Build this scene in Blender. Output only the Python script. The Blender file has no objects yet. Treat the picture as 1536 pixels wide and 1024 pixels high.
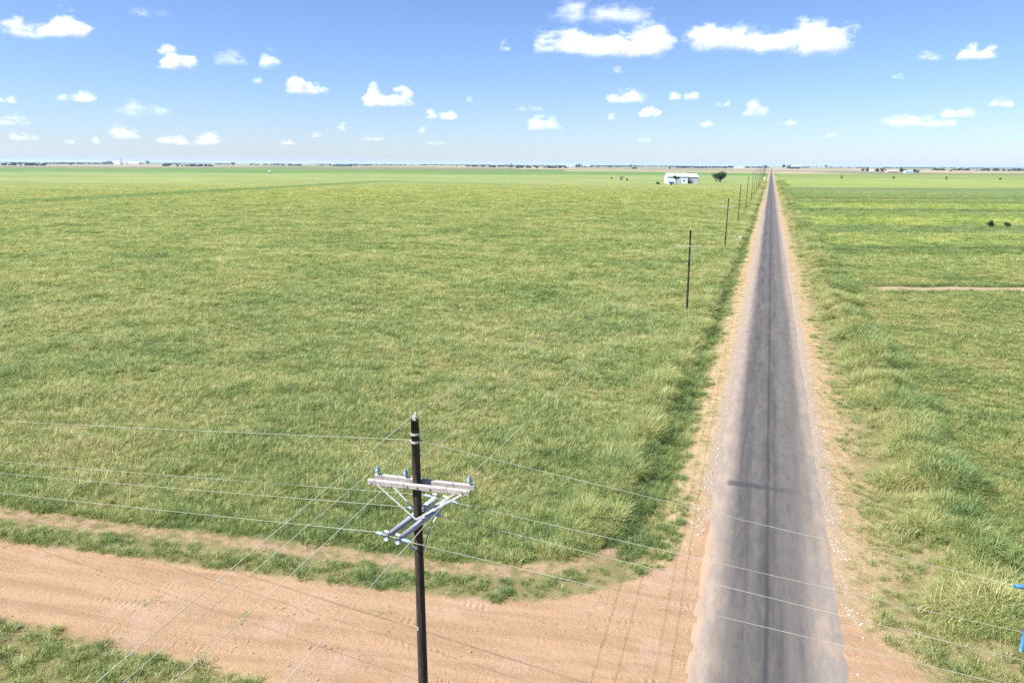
import bpy, bmesh, math, random
import numpy as np
from mathutils import Vector, Matrix, noise as mnoise

rng = np.random.default_rng(7)
random.seed(7)
scene = bpy.context.scene
COL = scene.collection

# ------------------------------------------------------------------ camera geometry
F_PX, CAM_H = 1024.0, 18.4
ROLL = math.atan(9 / 1536)
PITCH = math.radians(14.5352)
YAW = math.radians(20.1159)
CAM = np.array([-1.547, 0.0, CAM_H])

def cam_basis():
    F = np.array([0, math.cos(PITCH), -math.sin(PITCH)])
    R = np.array([1., 0, 0]); U = np.cross(R, F)
    R2 = R * math.cos(ROLL) + U * math.sin(ROLL)
    U2 = -R * math.sin(ROLL) + U * math.cos(ROLL)
    c, s = math.cos(YAW), math.sin(YAW)
    M = np.array([[c, -s, 0], [s, c, 0], [0, 0, 1]])
    return M @ R2, M @ U2, M @ F
BR, BU, BF = cam_basis()

def ray(px, py):
    return BF + BR * (px - 768) / F_PX - BU * (py - 512) / F_PX

def at(px, py, z=0.0):
    """world point seen at a photo pixel on the level z (used to survey the photo)"""
    d = ray(px, py)
    t = (z - CAM_H) / d[2]
    return Vector(CAM + d * t)

# ------------------------------------------------------------------ small helpers
def tag(o, label=None, cat=None, group=None, kind=None):
    if label: o['label'] = label
    if cat: o['category'] = cat
    if group: o['group'] = group
    if kind: o['kind'] = kind
    return o

def empty(name, loc, label, cat, group=None, rz=0):
    o = bpy.data.objects.new(name, None); COL.objects.link(o)
    o.location = loc; o.rotation_euler = (0, 0, rz)
    o.empty_display_size = 0.5
    return tag(o, label, cat, group)

def mesh_obj(name, verts, faces, mat, parent=None, smooth=False, link=True):
    me = bpy.data.meshes.new(name)
    me.from_pydata([tuple(v) for v in verts], [], [tuple(f) for f in faces])
    me.update()
    if mat: me.materials.append(mat)
    if smooth: me.polygons.foreach_set('use_smooth', [True] * len(me.polygons))
    o = bpy.data.objects.new(name, me)
    if link: COL.objects.link(o)
    if parent: o.parent = parent
    return o

def children(o):
    return [c for c in bpy.data.objects if c.parent == o]

class MB:
    """collects shapes that become ONE mesh"""
    def __init__(s): s.v = []; s.f = []
    def add(s, vs, fs):
        n = len(s.v); s.v += [tuple(v) for v in vs]; s.f += [tuple(i + n for i in f) for f in fs]
    def box(s, c, size, rot=None):
        x, y, z = [k / 2 for k in size]
        vs = [Vector((a, b, d)) for a in (-x, x) for b in (-y, y) for d in (-z, z)]
        if rot is not None: vs = [rot @ v for v in vs]
        s.add([v + Vector(c) for v in vs], [(0, 1, 3, 2), (4, 6, 7, 5), (0, 4, 5, 1), (2, 3, 7, 6), (0, 2, 6, 4), (1, 5, 7, 3)])
    def beam(s, a, b, w, h):
        """rectangular bar with chamfered edges from a to b (w across, h upright)"""
        a, b = Vector(a), Vector(b); d = (b - a).normalized()
        side = d.cross(Vector((0, 0, 1)))
        side = side.normalized() if side.length > 1e-4 else Vector((1, 0, 0))
        up = side.cross(d)
        c = min(w, h) * .14
        prof = [(-w/2+c, -h/2), (w/2-c, -h/2), (w/2, -h/2+c), (w/2, h/2-c), (w/2-c, h/2), (-w/2+c, h/2), (-w/2, h/2-c), (-w/2, -h/2+c)]
        vs = [p + side * q[0] + up * q[1] for p in (a, b) for q in prof]
        fs = [(i, (i + 1) % 8, 8 + (i + 1) % 8, 8 + i) for i in range(8)]
        fs += [tuple(range(7, -1, -1)), tuple(range(8, 16))]
        s.add(vs, fs)
    def tube(s, pts, rad, n=8, cap=True):
        pts = [Vector(p) for p in pts]
        rads = rad if isinstance(rad, (list, tuple)) else [rad] * len(pts)
        vs = []; fs = []
        for i, p in enumerate(pts):
            d = (pts[min(i + 1, len(pts) - 1)] - pts[max(i - 1, 0)]).normalized()
            ref = Vector((0, 0, 1)) if abs(d.z) < .9 else Vector((1, 0, 0))
            a = d.cross(ref).normalized(); b = d.cross(a)
            for k in range(n):
                t = 2 * math.pi * k / n
                vs.append(p + (a * math.cos(t) + b * math.sin(t)) * rads[i])
        for i in range(len(pts) - 1):
            for k in range(n):
                fs.append((i*n + k, i*n + (k+1) % n, (i+1)*n + (k+1) % n, (i+1)*n + k))
        if cap:
            fs.append(tuple(range(n))); fs.append(tuple(range((len(pts)-1)*n + n - 1, (len(pts)-1)*n - 1, -1)))
        s.add(vs, fs)
    def lathe(s, base, prof, n=10, axis=Vector((0, 0, 1))):
        base = Vector(base)
        s.tube([base + axis * z for r, z in prof], [max(r, .001) for r, z in prof], n)
    def build(s, name, mat, parent=None, smooth=False):
        return mesh_obj(name, s.v, s.f, mat, parent, smooth)

# ------------------------------------------------------------------ materials
def new_mat(name):
    m = bpy.data.materials.new(name); m.use_nodes = True
    nt = m.node_tree; nt.nodes.clear()
    return m, nt, nt.nodes, nt.links

class NB:
    """small node builder"""
    def __init__(s, nt): s.nt = nt; s.N = nt.nodes; s.L = nt.links
    def node(s, t, **kw):
        n = s.N.new(t)
        for k, v in kw.items(): setattr(n, k, v)
        return n
    def put(s, sock, v):
        if isinstance(v, bpy.types.NodeSocket): s.L.new(v, sock)
        elif v is not None:
            if isinstance(v, (tuple, list)) and len(v) == 3 and sock.type == 'RGBA': v = (*v, 1)
            sock.default_value = v
    def math(s, op, a, b=None, c=None, clamp=False):
        n = s.node('ShaderNodeMath', operation=op, use_clamp=clamp)
        s.put(n.inputs[0], a)
        if b is not None: s.put(n.inputs[1], b)
        if c is not None: s.put(n.inputs[2], c)
        return n.outputs[0]
    def mix(s, f, a, b, mode='MIX'):
        n = s.node('ShaderNodeMix', data_type='RGBA', blend_type=mode)
        s.put(n.inputs[0], f); s.put(n.inputs[6], a); s.put(n.inputs[7], b)
        return n.outputs[2]
    def noise(s, vec, scale, detail=4, rough=.55, out=0, dist=0):
        n = s.node('ShaderNodeTexNoise')
        s.put(n.inputs['Vector'], vec); n.inputs['Scale'].default_value = scale
        n.inputs['Detail'].default_value = detail; n.inputs['Roughness'].default_value = rough
        n.inputs['Distortion'].default_value = dist
        return n.outputs[out]
    def scale(s, vec, sc, rot=0):
        n = s.node('ShaderNodeMapping'); s.put(n.inputs[0], vec)
        n.inputs['Scale'].default_value = sc; n.inputs['Rotation'].default_value = (0, 0, rot)
        return n.outputs[0]
    def ss(s, x, a, b):
        """smoothstep of x from a to b"""
        n = s.node('ShaderNodeMapRange', interpolation_type='SMOOTHSTEP')
        s.put(n.inputs[0], x); s.put(n.inputs[1], a); s.put(n.inputs[2], b)
        return n.outputs[0]
    def ramp(s, x, stops, interp='LINEAR'):
        n = s.node('ShaderNodeValToRGB'); s.put(n.inputs[0], x)
        r = n.color_ramp; r.interpolation = interp
        while len(r.elements) < len(stops): r.elements.new(1)
        for e, (p, c) in zip(r.elements, stops):
            e.position = p; e.color = (*c, 1) if len(c) == 3 else c
        return n.outputs[0]
    def attr(s, name, out='Fac', typ='GEOMETRY'):
        n = s.node('ShaderNodeAttribute', attribute_name=name, attribute_type=typ)
        return n.outputs[out]
    def pos(s):
        return s.node('ShaderNodeNewGeometry').outputs['Position']
    def sep(s, v):
        n = s.node('ShaderNodeSeparateXYZ'); s.put(n.inputs[0], v); return n.outputs
    def comb(s, x, y, z=0.0):
        n = s.node('ShaderNodeCombineXYZ')
        for k, v in enumerate((x, y, z)): s.put(n.inputs[k], v)
        return n.outputs[0]
    def bump(s, h, strength, dist):
        n = s.node('ShaderNodeBump'); s.put(n.inputs['Height'], h)
        n.inputs['Strength'].default_value = strength; n.inputs['Distance'].default_value = dist
        return n.outputs[0]
    def surface(s, col, rough=.8, normal=None, spec=.3, metal=0.0):
        p = s.node('ShaderNodeBsdfPrincipled')
        s.put(p.inputs['Base Color'], col); s.put(p.inputs['Roughness'], rough)
        s.put(p.inputs['Specular IOR Level'], spec); s.put(p.inputs['Metallic'], metal)
        if normal is not None: s.L.new(normal, p.inputs['Normal'])
        o = s.node('ShaderNodeOutputMaterial'); s.L.new(p.outputs[0], o.inputs[0])
        return p

def simple_mat(name, c1, c2, scale=6, rough=.7, metal=0.0, spec=.3, stretch=(1, 1, 1), bump=0.0):
    m, nt, N, L = new_mat(name); b = NB(nt)
    tc = b.node('ShaderNodeTexCoord').outputs['Object']
    n = b.noise(b.scale(tc, stretch), scale, 5, .6)
    col = b.mix(b.ss(n, .35, .65), c1, c2)
    nor = b.bump(n, bump, .02) if bump else None
    b.surface(col, rough, nor, spec, metal)
    return m

# colours ------------------------------------------------------------
LEAF_GREEN = (.212, .290, .080)
LEAF_OLIVE = (.345, .378, .130)
LEAF_DEEP  = (.105, .180, .064)
STRAW      = (.480, .410, .215)
DIRT_A     = (.308, .206, .124)
DIRT_B     = (.260, .170, .103)

def field_colour(b, P):
    """patch colours of the pasture, shared by the soil sheet and the grass growing on it"""
    n1 = b.noise(P, .055, 3, .55)
    n2 = b.noise(P, .42, 4, .65)
    n3 = b.noise(b.scale(P, (.35, 1, 1), -YAW), .16, 3, .55)
    mix1 = b.math('ADD', b.math('MULTIPLY', n1, .35), b.math('ADD', b.math('MULTIPLY', n2, .40), b.math('MULTIPLY', n3, .25)))
    return b.math('ADD', b.math('MULTIPLY', b.math('SUBTRACT', mix1, .5), 2.0), .5)

def field_bands(b, P):
    """the broad bands of different crop across both fields, along lines parallel to w"""
    x, y, z = b.sep(P)
    w = b.math('SUBTRACT', y, b.math('MULTIPLY', x, .385))
    wob = b.math('MULTIPLY', b.math('SUBTRACT', b.noise(P, .02, 3), .5), .05)
    t = b.math('DIVIDE', 100.0, b.math('MAXIMUM', w, 40.0))
    t = b.math('MULTIPLY', t, b.math('ADD', 1.0, b.math('MULTIPLY', wob, .6)))
    return x, y, w, t

def grass_material(name, base_mix, dry_bias, trans=.48, rand_amt=.35, bands=True):
    m, nt, N, L = new_mat(name); b = NB(nt)
    P = b.pos()
    f = field_colour(b, P)
    rnd = b.node('ShaderNodeObjectInfo').outputs['Random']
    tint = b.attr('tint', typ='INSTANCER')
    f = b.math('ADD', f, b.math('MULTIPLY', b.math('SUBTRACT', rnd, .5), rand_amt * .5))
    f = b.math('ADD', f, b.math('ADD', tint, dry_bias))
    f = b.math('ADD', f, b.math('MULTIPLY', b.attr('blade'), .30))
    col = b.ramp(f, [(.28, LEAF_DEEP), (.46, LEAF_GREEN), (.60, LEAF_OLIVE), (.86, STRAW)])
    if base_mix: col = b.mix(base_mix[1], col, base_mix[0])
    if bands: col = b.mix(1.0, col, band_tint(b, P), 'MULTIPLY')
    d = b.node('ShaderNodeBsdfDiffuse'); L.new(col, d.inputs[0])
    t = b.node('ShaderNodeBsdfTranslucent'); L.new(b.mix(.5, col, (.24, .27, .05), 'MIX'), t.inputs[0])
    mx = b.node('ShaderNodeMixShader'); mx.inputs[0].default_value = trans
    L.new(d.outputs[0], mx.inputs[1]); L.new(t.outputs[0], mx.inputs[2])
    g = b.node('ShaderNodeBsdfGlossy'); g.inputs['Roughness'].default_value = .5; g.inputs[0].default_value = (.9, .95, .8, 1)
    m2 = b.node('ShaderNodeMixShader'); m2.inputs[0].default_value = .035
    L.new(mx.outputs[0], m2.inputs[1]); L.new(g.outputs[0], m2.inputs[2])
    o = b.node('ShaderNodeOutputMaterial'); L.new(m2.outputs[0], o.inputs[0])
    return m

def t_of(px, py):
    p = at(px, py); return 100.0 / max(p.y - .385 * p.x, 40)

# crop bands surveyed from the photo: (photo row, tint) for the right field near px 1400, for the left near px 300
RIGHT_ROWS = [(255, (0.96, 1.02, .9)), (261, (0.92, 0.97, .8)), (268, (0.96, 1.02, .9)), (270, (1.17, 1.18, .95)), (281, (1.11, 1.13, .92)), (283, (0.61, 0.72, .7)),
              (287, (0.82, 0.91, .85)), (293, (0.75, 0.87, .8)), (297, (0.70, 0.81, .75)), (298.5, (0.49, 0.60, .58)), (300, (1.03, 1.05, .85)), (304, (0.61, 0.74, .7)), (307, (1.08, 1.16, .85)), (313, (1.03, 1.11, .88)),
              (315, (0.55, 0.64, .68)), (318, (0.82, 0.92, .82)), (325, (0.86, 0.95, .82)), (328, (1.12, 1.20, .88)), (337, (1.10, 1.16, .88)), (341, (0.68, 0.80, .82)), (349, (0.77, 0.89, .85)),
              (353, (1.02, 1.09, .9)), (368, (1.02, 1.09, .9)), (371, (0.53, 0.66, .62)), (380, (0.72, 0.83, .75)), (384, (0.96, 1.02, .92)), (424, (1.03, 0.99, .92)), (429, (0.61, 0.72, .65)), (432, (0.94, 0.94, .88)), (450, (0.99, 0.97, .9)), (620, (0.97, 0.95, .9))]
LEFT_ROWS = [(248.2, (1.1, 1.0, .8)), (250.3, (.85, 1.0, .75)), (254, (.62, .86, .62)), (258, (.66, .88, .62)), (260, (1.05, 1.1, 1.1)), (270, (1.12, 1.1, 1.05)),
             (281, (1.15, 1.1, .95)), (291, (1.08, 1.06, .9)), (310, (1.0, 1.0, .9)), (350, (.98, 1.0, .92)), (450, (1.0, 1.0, .95)), (600, (1.0, 1.0, 1.0))]
def ramp_stops(rows, px):
    st = sorted((min(t_of(px, r), 1.0), c) for r, c in rows)
    return [(p, tuple(max(k, .05) ** 1.12 * .5 for k in c)) for p, c in st]

def band_tint(b, P):
    x, y, w, t = field_bands(b, P)
    right = b.ramp(t, ramp_stops(RIGHT_ROWS, 1400))
    left = b.ramp(t, ramp_stops(LEFT_ROWS, 300))
    c = b.mix(b.ss(x, 8.0, 12.0), left, right)
    n = b.node('ShaderNodeMix', data_type='RGBA', blend_type='MULTIPLY'); n.inputs[0].default_value = 1.0
    ln = b.math('ADD', b.math('ADD', x, 327.0), b.math('MULTIPLY', b.math('SUBTRACT', y, 215.0), .146))
    ln = b.math('ADD', ln, b.math('MULTIPLY', b.math('SUBTRACT', b.noise(P, .03, 3), .5), 20.0))
    lm = b.math('MULTIPLY', b.ss(b.math('ABSOLUTE', ln), 22.0, 9.0), b.math('MULTIPLY', b.ss(y, 120, 180), b.ss(y, 800, 560)))
    c = b.mix(b.math('MULTIPLY', lm, .8), c, (.24, .36, .28))
    L = b.L; L.new(c, n.inputs[6]); n.inputs[7].default_value = (2.0, 2.0, 2.0, 1)
    return n.outputs[2]

# ------------------------------------------------------------------ plan of the ground
DIRT_UP = [(-400, -38), (-90, 11.2), (-60, 16.4), (-36.3, 20.0), (-23.7, 21.9), (-14.1, 23.4), (-10.6, 24.3), (-8.2, 25.4), (-6.2, 27.2), (-4.6, 29.2), (-3.6, 32.0), (-3.1, 36.0)]
DIRT_LO = [(-400, -46), (-90, 7.5), (-60, 12.4), (-29.8, 15.7), (-18.6, 16.6), (-11.5, 16.3), (-7, 14.5), (-4.2, 10.5), (-3.4, 5), (-3.2, -10)]
DIRT_R_UP = [(2.6, 34.0), (2.75, 29.6), (3.8, 27.2), (5.8, 25.5), (8.5, 24.7), (20, 25.2), (60, 30), (400, 75)]
DIRT_R_LO = [(3.0, 5), (4.0, 12), (8, 16), (20, 17.5), (60, 22), (400, 66)]

def interp(poly, x):
    xs = np.array([p[0] for p in poly]); ys = np.array([p[1] for p in poly])
    return np.interp(x, xs, ys)
def seg_dist(poly, X, Y):
    d = np.full(X.shape, 1e9)
    for (x0, y0), (x1, y1) in zip(poly[:-1], poly[1:]):
        dx, dy = x1 - x0, y1 - y0
        t = np.clip(((X - x0) * dx + (Y - y0) * dy) / (dx * dx + dy * dy), 0, 1)
        d = np.minimum(d, np.hypot(X - x0 - t * dx, Y - y0 - t * dy))
    return d
def dirt_sd(X, Y):
    """positive inside the dirt road"""
    X = np.asarray(X, float); Y = np.asarray(Y, float)
    inl = (X < -2.5) & (Y < interp(DIRT_UP, X)) & (Y > interp(DIRT_LO, X))
    inr = (X > 2.5) & (Y < interp(DIRT_R_UP, X)) & (Y > interp(DIRT_R_LO, X))
    d = np.minimum(np.minimum(seg_dist(DIRT_UP, X, Y), seg_dist(DIRT_LO, X, Y)), np.minimum(seg_dist(DIRT_R_UP, X, Y), seg_dist(DIRT_R_LO, X, Y)))
    return np.where(inl | inr | (np.abs(X) <= 2.6), d, -d)
def up_dist(X, Y):
    """distance beyond the far edge of the dirt road, on the pasture side"""
    return np.where((X < -2.5) & (Y > interp(DIRT_UP, X)), seg_dist(DIRT_UP, X, Y), 99.0)

def vnoise(X, Y, s, seed=0):
    """cheap smooth value noise"""
    X = np.asarray(X, float) * s + seed * 17.3; Y = np.asarray(Y, float) * s - seed * 9.1
    xi = np.floor(X); yi = np.floor(Y); fx = X - xi; fy = Y - yi
    fx = fx * fx * (3 - 2 * fx); fy = fy * fy * (3 - 2 * fy)
    def h(a, b):
        q = np.sin(a * 127.1 + b * 311.7 + seed * 74.7) * 43758.5453
        return q - np.floor(q)
    return (h(xi, yi) * (1 - fx) + h(xi + 1, yi) * fx) * (1 - fy) + (h(xi, yi + 1) * (1 - fx) + h(xi + 1, yi + 1) * fx) * fy
def sstep(x, a, b):
    t = np.clip((x - a) / (b - a), 0, 1); return t * t * (3 - 2 * t)

def height(X, Y):
    X = np.asarray(X, float); Y = np.asarray(Y, float)
    h = np.zeros_like(X)
    gate_l = sstep(Y - interp(DIRT_UP, np.minimum(X, -3.2)), 1.0, 7.0)
    gate_r = sstep(Y - interp(DIRT_R_UP, np.maximum(X, 2.7)), 0.5, 5.0)
    h += -.35 * np.exp(-((X + 6.2) / 1.1) ** 2) * gate_l
    h += .28 * np.exp(-((X + 8.6) / 1.3) ** 2) * gate_l
    h += -.16 * np.exp(-((X - 5.6) / 1.3) ** 2) * gate_r
    h += (.55 + .6 * vnoise(X, Y, .22, 3)) * np.exp(-((X - 9.2) / 1.35) ** 2) * gate_r
    rough = 1 - np.exp(-(np.maximum(np.abs(X) - 2.9, 0) / 1.2) ** 2)
    near = np.exp(-np.hypot(X, Y) / 500)
    h += (vnoise(X, Y, .25, 1) - .5) * .18 * rough * near + (vnoise(X, Y, 1.1, 2) - .5) * .07 * rough * near
    sd = dirt_sd(X, Y)
    inside = sstep(sd, .2, 1.5) * (np.abs(X) > 2.6)
    s = Y - interp(DIRT_LO, X)
    h = h * (1 - .75 * inside) - .03 * inside * np.cos(s * 2 * math.pi / 1.75) * vnoise(X, Y, .15, 6)
    h = np.where(np.abs(X) < 2.75, -.05, h)
    return h

# ------------------------------------------------------------------ ground sheet
def axis(lo, hi, step, far_lo, far_hi, grow=1.16):
    a = list(np.arange(lo, hi + 1e-6, step))
    d = step; x = a[-1]
    while x < far_hi:
        d *= grow; x += d; a.append(min(x, far_hi))
    d = step; x = a[0]; left = []
    while x > far_lo:
        d *= grow; x -= d; left.append(max(x, far_lo))
    return np.array(left[::-1] + a)
gx = axis(-44, 26, .33, -60000, 60000, 1.17)
gy = axis(11, 92, .36, -3000, 90000, 1.09)

def ground_material():
    m, nt, N, L = new_mat('ground_soil_and_grass'); b = NB(nt)
    P = b.pos()
    x, y, w, t = field_bands(b, P)
    ax = b.math('ABSOLUTE', x)
    # pasture floor
    f = field_colour(b, P)
    fine = b.noise(P, 2.2, 4, .65)
    f = b.math('ADD', f, b.math('MULTIPLY', b.math('SUBTRACT', fine, .5), .30))
    gcol = b.ramp(f, [(.28, (.060, .082, .028)), (.46, (.095, .108, .038)), (.62, (.140, .130, .055)), (.82, (.20, .160, .085))])
    # far pasture is seen as the canopy itself, not as floor
    x2 = b.noise(b.scale(P, (.22, 1, 1), -YAW), .06, 5, .62)
    x3 = b.noise(b.scale(P, (.3, 1, 1), -YAW), .012, 4, .6)
    fc = b.math('ADD', b.math('MULTIPLY', x2, .5), b.math('MULTIPLY', x3, .5))
    ccol = b.ramp(fc, [(.34, (.085, .125, .040)), (.48, (.130, .165, .056)), (.62, (.185, .195, .080))])
    far = b.ss(w, 130, 480)
    gcol = b.mix(far, gcol, ccol)
    gcol = b.mix(1.0, gcol, band_tint(b, P), 'MULTIPLY')
    # open country beyond: a patchwork of dry fields
    v = b.node('ShaderNodeTexVoronoi', distance='CHEBYCHEV'); v.inputs['Scale'].default_value = 1.0
    L.new(b.scale(P, (1 / 900, 1 / 900, 0), -YAW + .1), v.inputs['Vector'])
    cell = b.sep(v.outputs['Color'])[0]
    patch = b.ramp(cell, [(0, (.115, .13, .055)), (.2, (.24, .20, .115)), (.38, (.14, .145, .07)), (.52, (.25, .215, .135)), (.68, (.155, .138, .10)), (.80, (.10, .115, .055)), (.92, (.25, .21, .125))], 'CONSTANT')
    edge = b.math('ADD', w, b.math('MULTIPLY', b.math('SUBTRACT', b.noise(P, .0012, 2), .5), 900))
    limit = b.math('ADD', 2150, b.math('MULTIPLY', b.ss(x, -400, 300), -450))
    gcol = b.mix(b.ss(b.math('SUBTRACT', edge, limit), -30, 60), gcol, patch)
    # field track across the right field
    tr = b.math('SUBTRACT', w, b.math('ADD', 112.2, b.math('MULTIPLY', b.math('SUBTRACT', b.noise(P, .25, 3), .5), 1.6)))
    tr = b.math('MULTIPLY', b.ss(b.math('ABSOLUTE', tr), 1.9, 1.2), b.ss(x, 14.5, 17.5))
    gcol = b.mix(tr, gcol, b.mix(b.noise(P, 1.5, 4), (.20, .15, .10), (.29, .225, .155)))
    # dry verge beside the road
    vn = b.noise(b.scale(P, (1, .6, 1)), 1.4, 9, .78)
    vcol = b.ramp(vn, [(.30, (.085, .095, .035)), (.45, (.150, .135, .060)), (.60, (.215, .168, .095)), (.75, (.28, .215, .140))])
    vj = b.math('MULTIPLY', b.math('SUBTRACT', b.noise(P, .5, 4, .6), .5), 3.4)
    vr = b.ss(b.math('SUBTRACT', b.math('ADD', x, vj), b.math('MULTIPLY', b.ss(y, 37, 31), 8.0)), 7.4, 5.6)
    vl = b.ss(b.math('ADD', x, b.math('MULTIPLY', vj, .7)), -5.9, -4.7)
    verge = b.math('MULTIPLY', vr, vl)
    tanj = b.ss(b.math('ADD', ax, b.math('MULTIPLY', vj, .6)), 6.2, 4.6)
    tcol = b.ramp(vn, [(.30, (.165, .118, .060)), (.48, (.285, .205, .120)), (.62, (.345, .262, .165)), (.78, (.37, .305, .22))])
    vcol = b.mix(b.math('MULTIPLY', tanj, .85), vcol, tcol)
    gcol = b.mix(verge, gcol, vcol)
    # pale gravel right beside the asphalt
    gv = b.noise(P, 9, 3, .7)
    gj = b.math('MULTIPLY', b.math('SUBTRACT', b.noise(b.scale(P, (1, .5, 1)), .9, 4, .65), .5), 1.3)
    grav = b.ss(b.math('ADD', ax, gj), 3.9, 3.2)
    grcol = b.ramp(gv, [(.35, (.19, .145, .105)), (.55, (.25, .20, .155)), (.70, (.38, .34, .30))])
    gcol = b.mix(grav, gcol, grcol)
    gcol = b.mix(b.math('MULTIPLY', b.ss(b.attr('dirt'), -3.2, -1.2), .75), gcol, vcol)
    # dirt road
    sd = b.attr('dirt'); u = b.attr('along'); s = b.attr('across')
    dj = b.math('MULTIPLY', b.math('SUBTRACT', b.noise(P, 1.3, 5, .65), .5), .9)
    dm = b.ss(b.math('ADD', sd, dj), -.25, .25)
    Q = b.comb(b.math('MULTIPLY', u, .10), s, 0.0)
    streak = b.noise(Q, 1.5, 5, .6)
    blot = b.noise(P, .35, 5, .6)
    dcol = b.mix(b.ss(streak, .36, .64), DIRT_B, DIRT_A)
    dcol = b.mix(b.ss(blot, .5, .72), dcol, (.315, .218, .155))
    dcol = b.mix(b.math('MULTIPLY', b.ss(b.noise(P, 3.5, 6, .78), .55, .66), .60), dcol, (.165, .108, .075))
    dcol = b.mix(b.math('MULTIPLY', b.ss(b.noise(P, 1.1, 5, .7), .60, .72), .55), dcol, (.16, .135, .070))
    ruts = b.math('ABSOLUTE', b.math('SINE', b.math('MULTIPLY', b.math('ADD', s, b.math('MULTIPLY', b.noise(P, .09, 3), 2.2)), 2.6)))
    rm = b.math('MULTIPLY', b.ss(ruts, .80, .98), b.ss(b.noise(b.comb(b.math('MULTIPLY', u, .05), s, 3.0), 1.1, 4, .6), .42, .60))
    dcol = b.mix(b.math('MULTIPLY', rm, .30), dcol, (.185, .118, .075))
    gcol = b.mix(dm, gcol, dcol)
    # bare strip between the dirt road and the pasture
    st = b.attr('strip')
    sm = b.ss(b.math('ADD', st, b.math('MULTIPLY', dj, .7)), .1, .5)
    gcol = b.mix(sm, gcol, b.mix(b.ss(b.noise(P, 1.6, 5, .65), .4, .62), (.255, .18, .115), (.14, .125, .055)))
    # relief: lumps, tyre treads on the dirt
    tread = b.math('SINE', b.math('ADD', b.math('MULTIPLY', u, 22.0), b.math('MULTIPLY', b.noise(P, .7, 2), 6.0)))
    rows = b.math('ABSOLUTE', b.math('SINE', b.math('MULTIPLY', b.math('ADD', s, b.math('MULTIPLY', b.noise(P, .12, 2), 1.6)), 2.0)))
    tm = b.math('MULTIPLY', b.ss(rows, .90, .97), b.ss(b.noise(P, .45, 4, .7), .50, .64))
    tm = b.math('MULTIPLY', tm, dm)
    hgt = b.math('ADD', b.math('MULTIPLY', b.noise(P, 4.0, 8, .8), 1.25), b.math('MULTIPLY', b.math('MULTIPLY', tread, tm), .28))
    hgt = b.math('ADD', hgt, b.math('MULTIPLY', streak, .25))
    farh = b.math('MULTIPLY', b.noise(b.scale(P, (.5, 1, 1), -YAW), .45, 6, .75), b.math('MULTIPLY', far, 9.0))
    nor = b.bump(b.math('ADD', hgt, farh), .9, .10)
    b.surface(gcol, .95, nor, .1)
    return m
GROUND_MAT = ground_material()

XX, YY = np.meshgrid(gx, gy)
ZZ = height(XX, YY)
far_mask = np.hypot(XX, YY) > 2500
ZZ[far_mask] = 0
nx, ny = len(gx), len(gy)
V = np.stack([XX.ravel(), YY.ravel(), ZZ.ravel()], 1)
SD = np.clip(dirt_sd(XX, YY), -6, 6).ravel()
UD = up_dist(XX, YY).ravel()
STRIP = np.clip(np.minimum(UD - 1.45, 3.05 - UD), -6, 6) - .0
STRIP = np.where(V[:, 0] > -5.2, -6, STRIP)
ALONG = (XX * .988 + YY * .15).ravel(); ACROSS = (YY * .988 - XX * .15).ravel()
ii, jj = np.meshgrid(np.arange(nx - 1), np.arange(ny - 1))
q = (jj * nx + ii).ravel()
FACES = np.stack([q, q + 1, q + 1 + nx, q + nx], 1)
fc = V[FACES].mean(1)
fsd = dirt_sd(fc[:, 0], fc[:, 1])
zone = np.zeros(len(FACES), int)
zone[(fsd > 0) & (np.abs(fc[:, 0]) > 2.6)] = 1
zone[(np.abs(fc[:, 0]) < 4.3) & (zone == 0) & (fc[:, 1] > -300) & (fc[:, 1] < 9000)] = 2

def sub_mesh(name, sel):
    f = FACES[sel]; used, inv = np.unique(f, return_inverse=True)
    me = bpy.data.meshes.new(name)
    vv = V[used]; ff = inv.reshape(f.shape)
    me.vertices.add(len(vv)); me.vertices.foreach_set('co', vv.ravel())
    me.loops.add(ff.size); me.loops.foreach_set('vertex_index', ff.ravel())
    me.polygons.add(len(ff)); me.polygons.foreach_set('loop_start', np.arange(0, ff.size, 4)); 
    me.update(calc_edges=True); me.validate()
    for nm, arr in (('dirt', SD), ('strip', STRIP), ('along', ALONG), ('across', ACROSS)):
        a = me.attributes.new(nm, 'FLOAT', 'POINT'); a.data.foreach_set('value', arr[used].astype(np.float32))
    me.polygons.foreach_set('use_smooth', [True] * len(me.polygons))
    me.materials.append(GROUND_MAT)
    o = bpy.data.objects.new(name, me); COL.objects.link(o)
    return tag(o, kind='structure')
sub_mesh('ground', zone == 0)
sub_mesh('dirt_road', zone == 1)
sub_mesh('road_shoulder', zone == 2)

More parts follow.
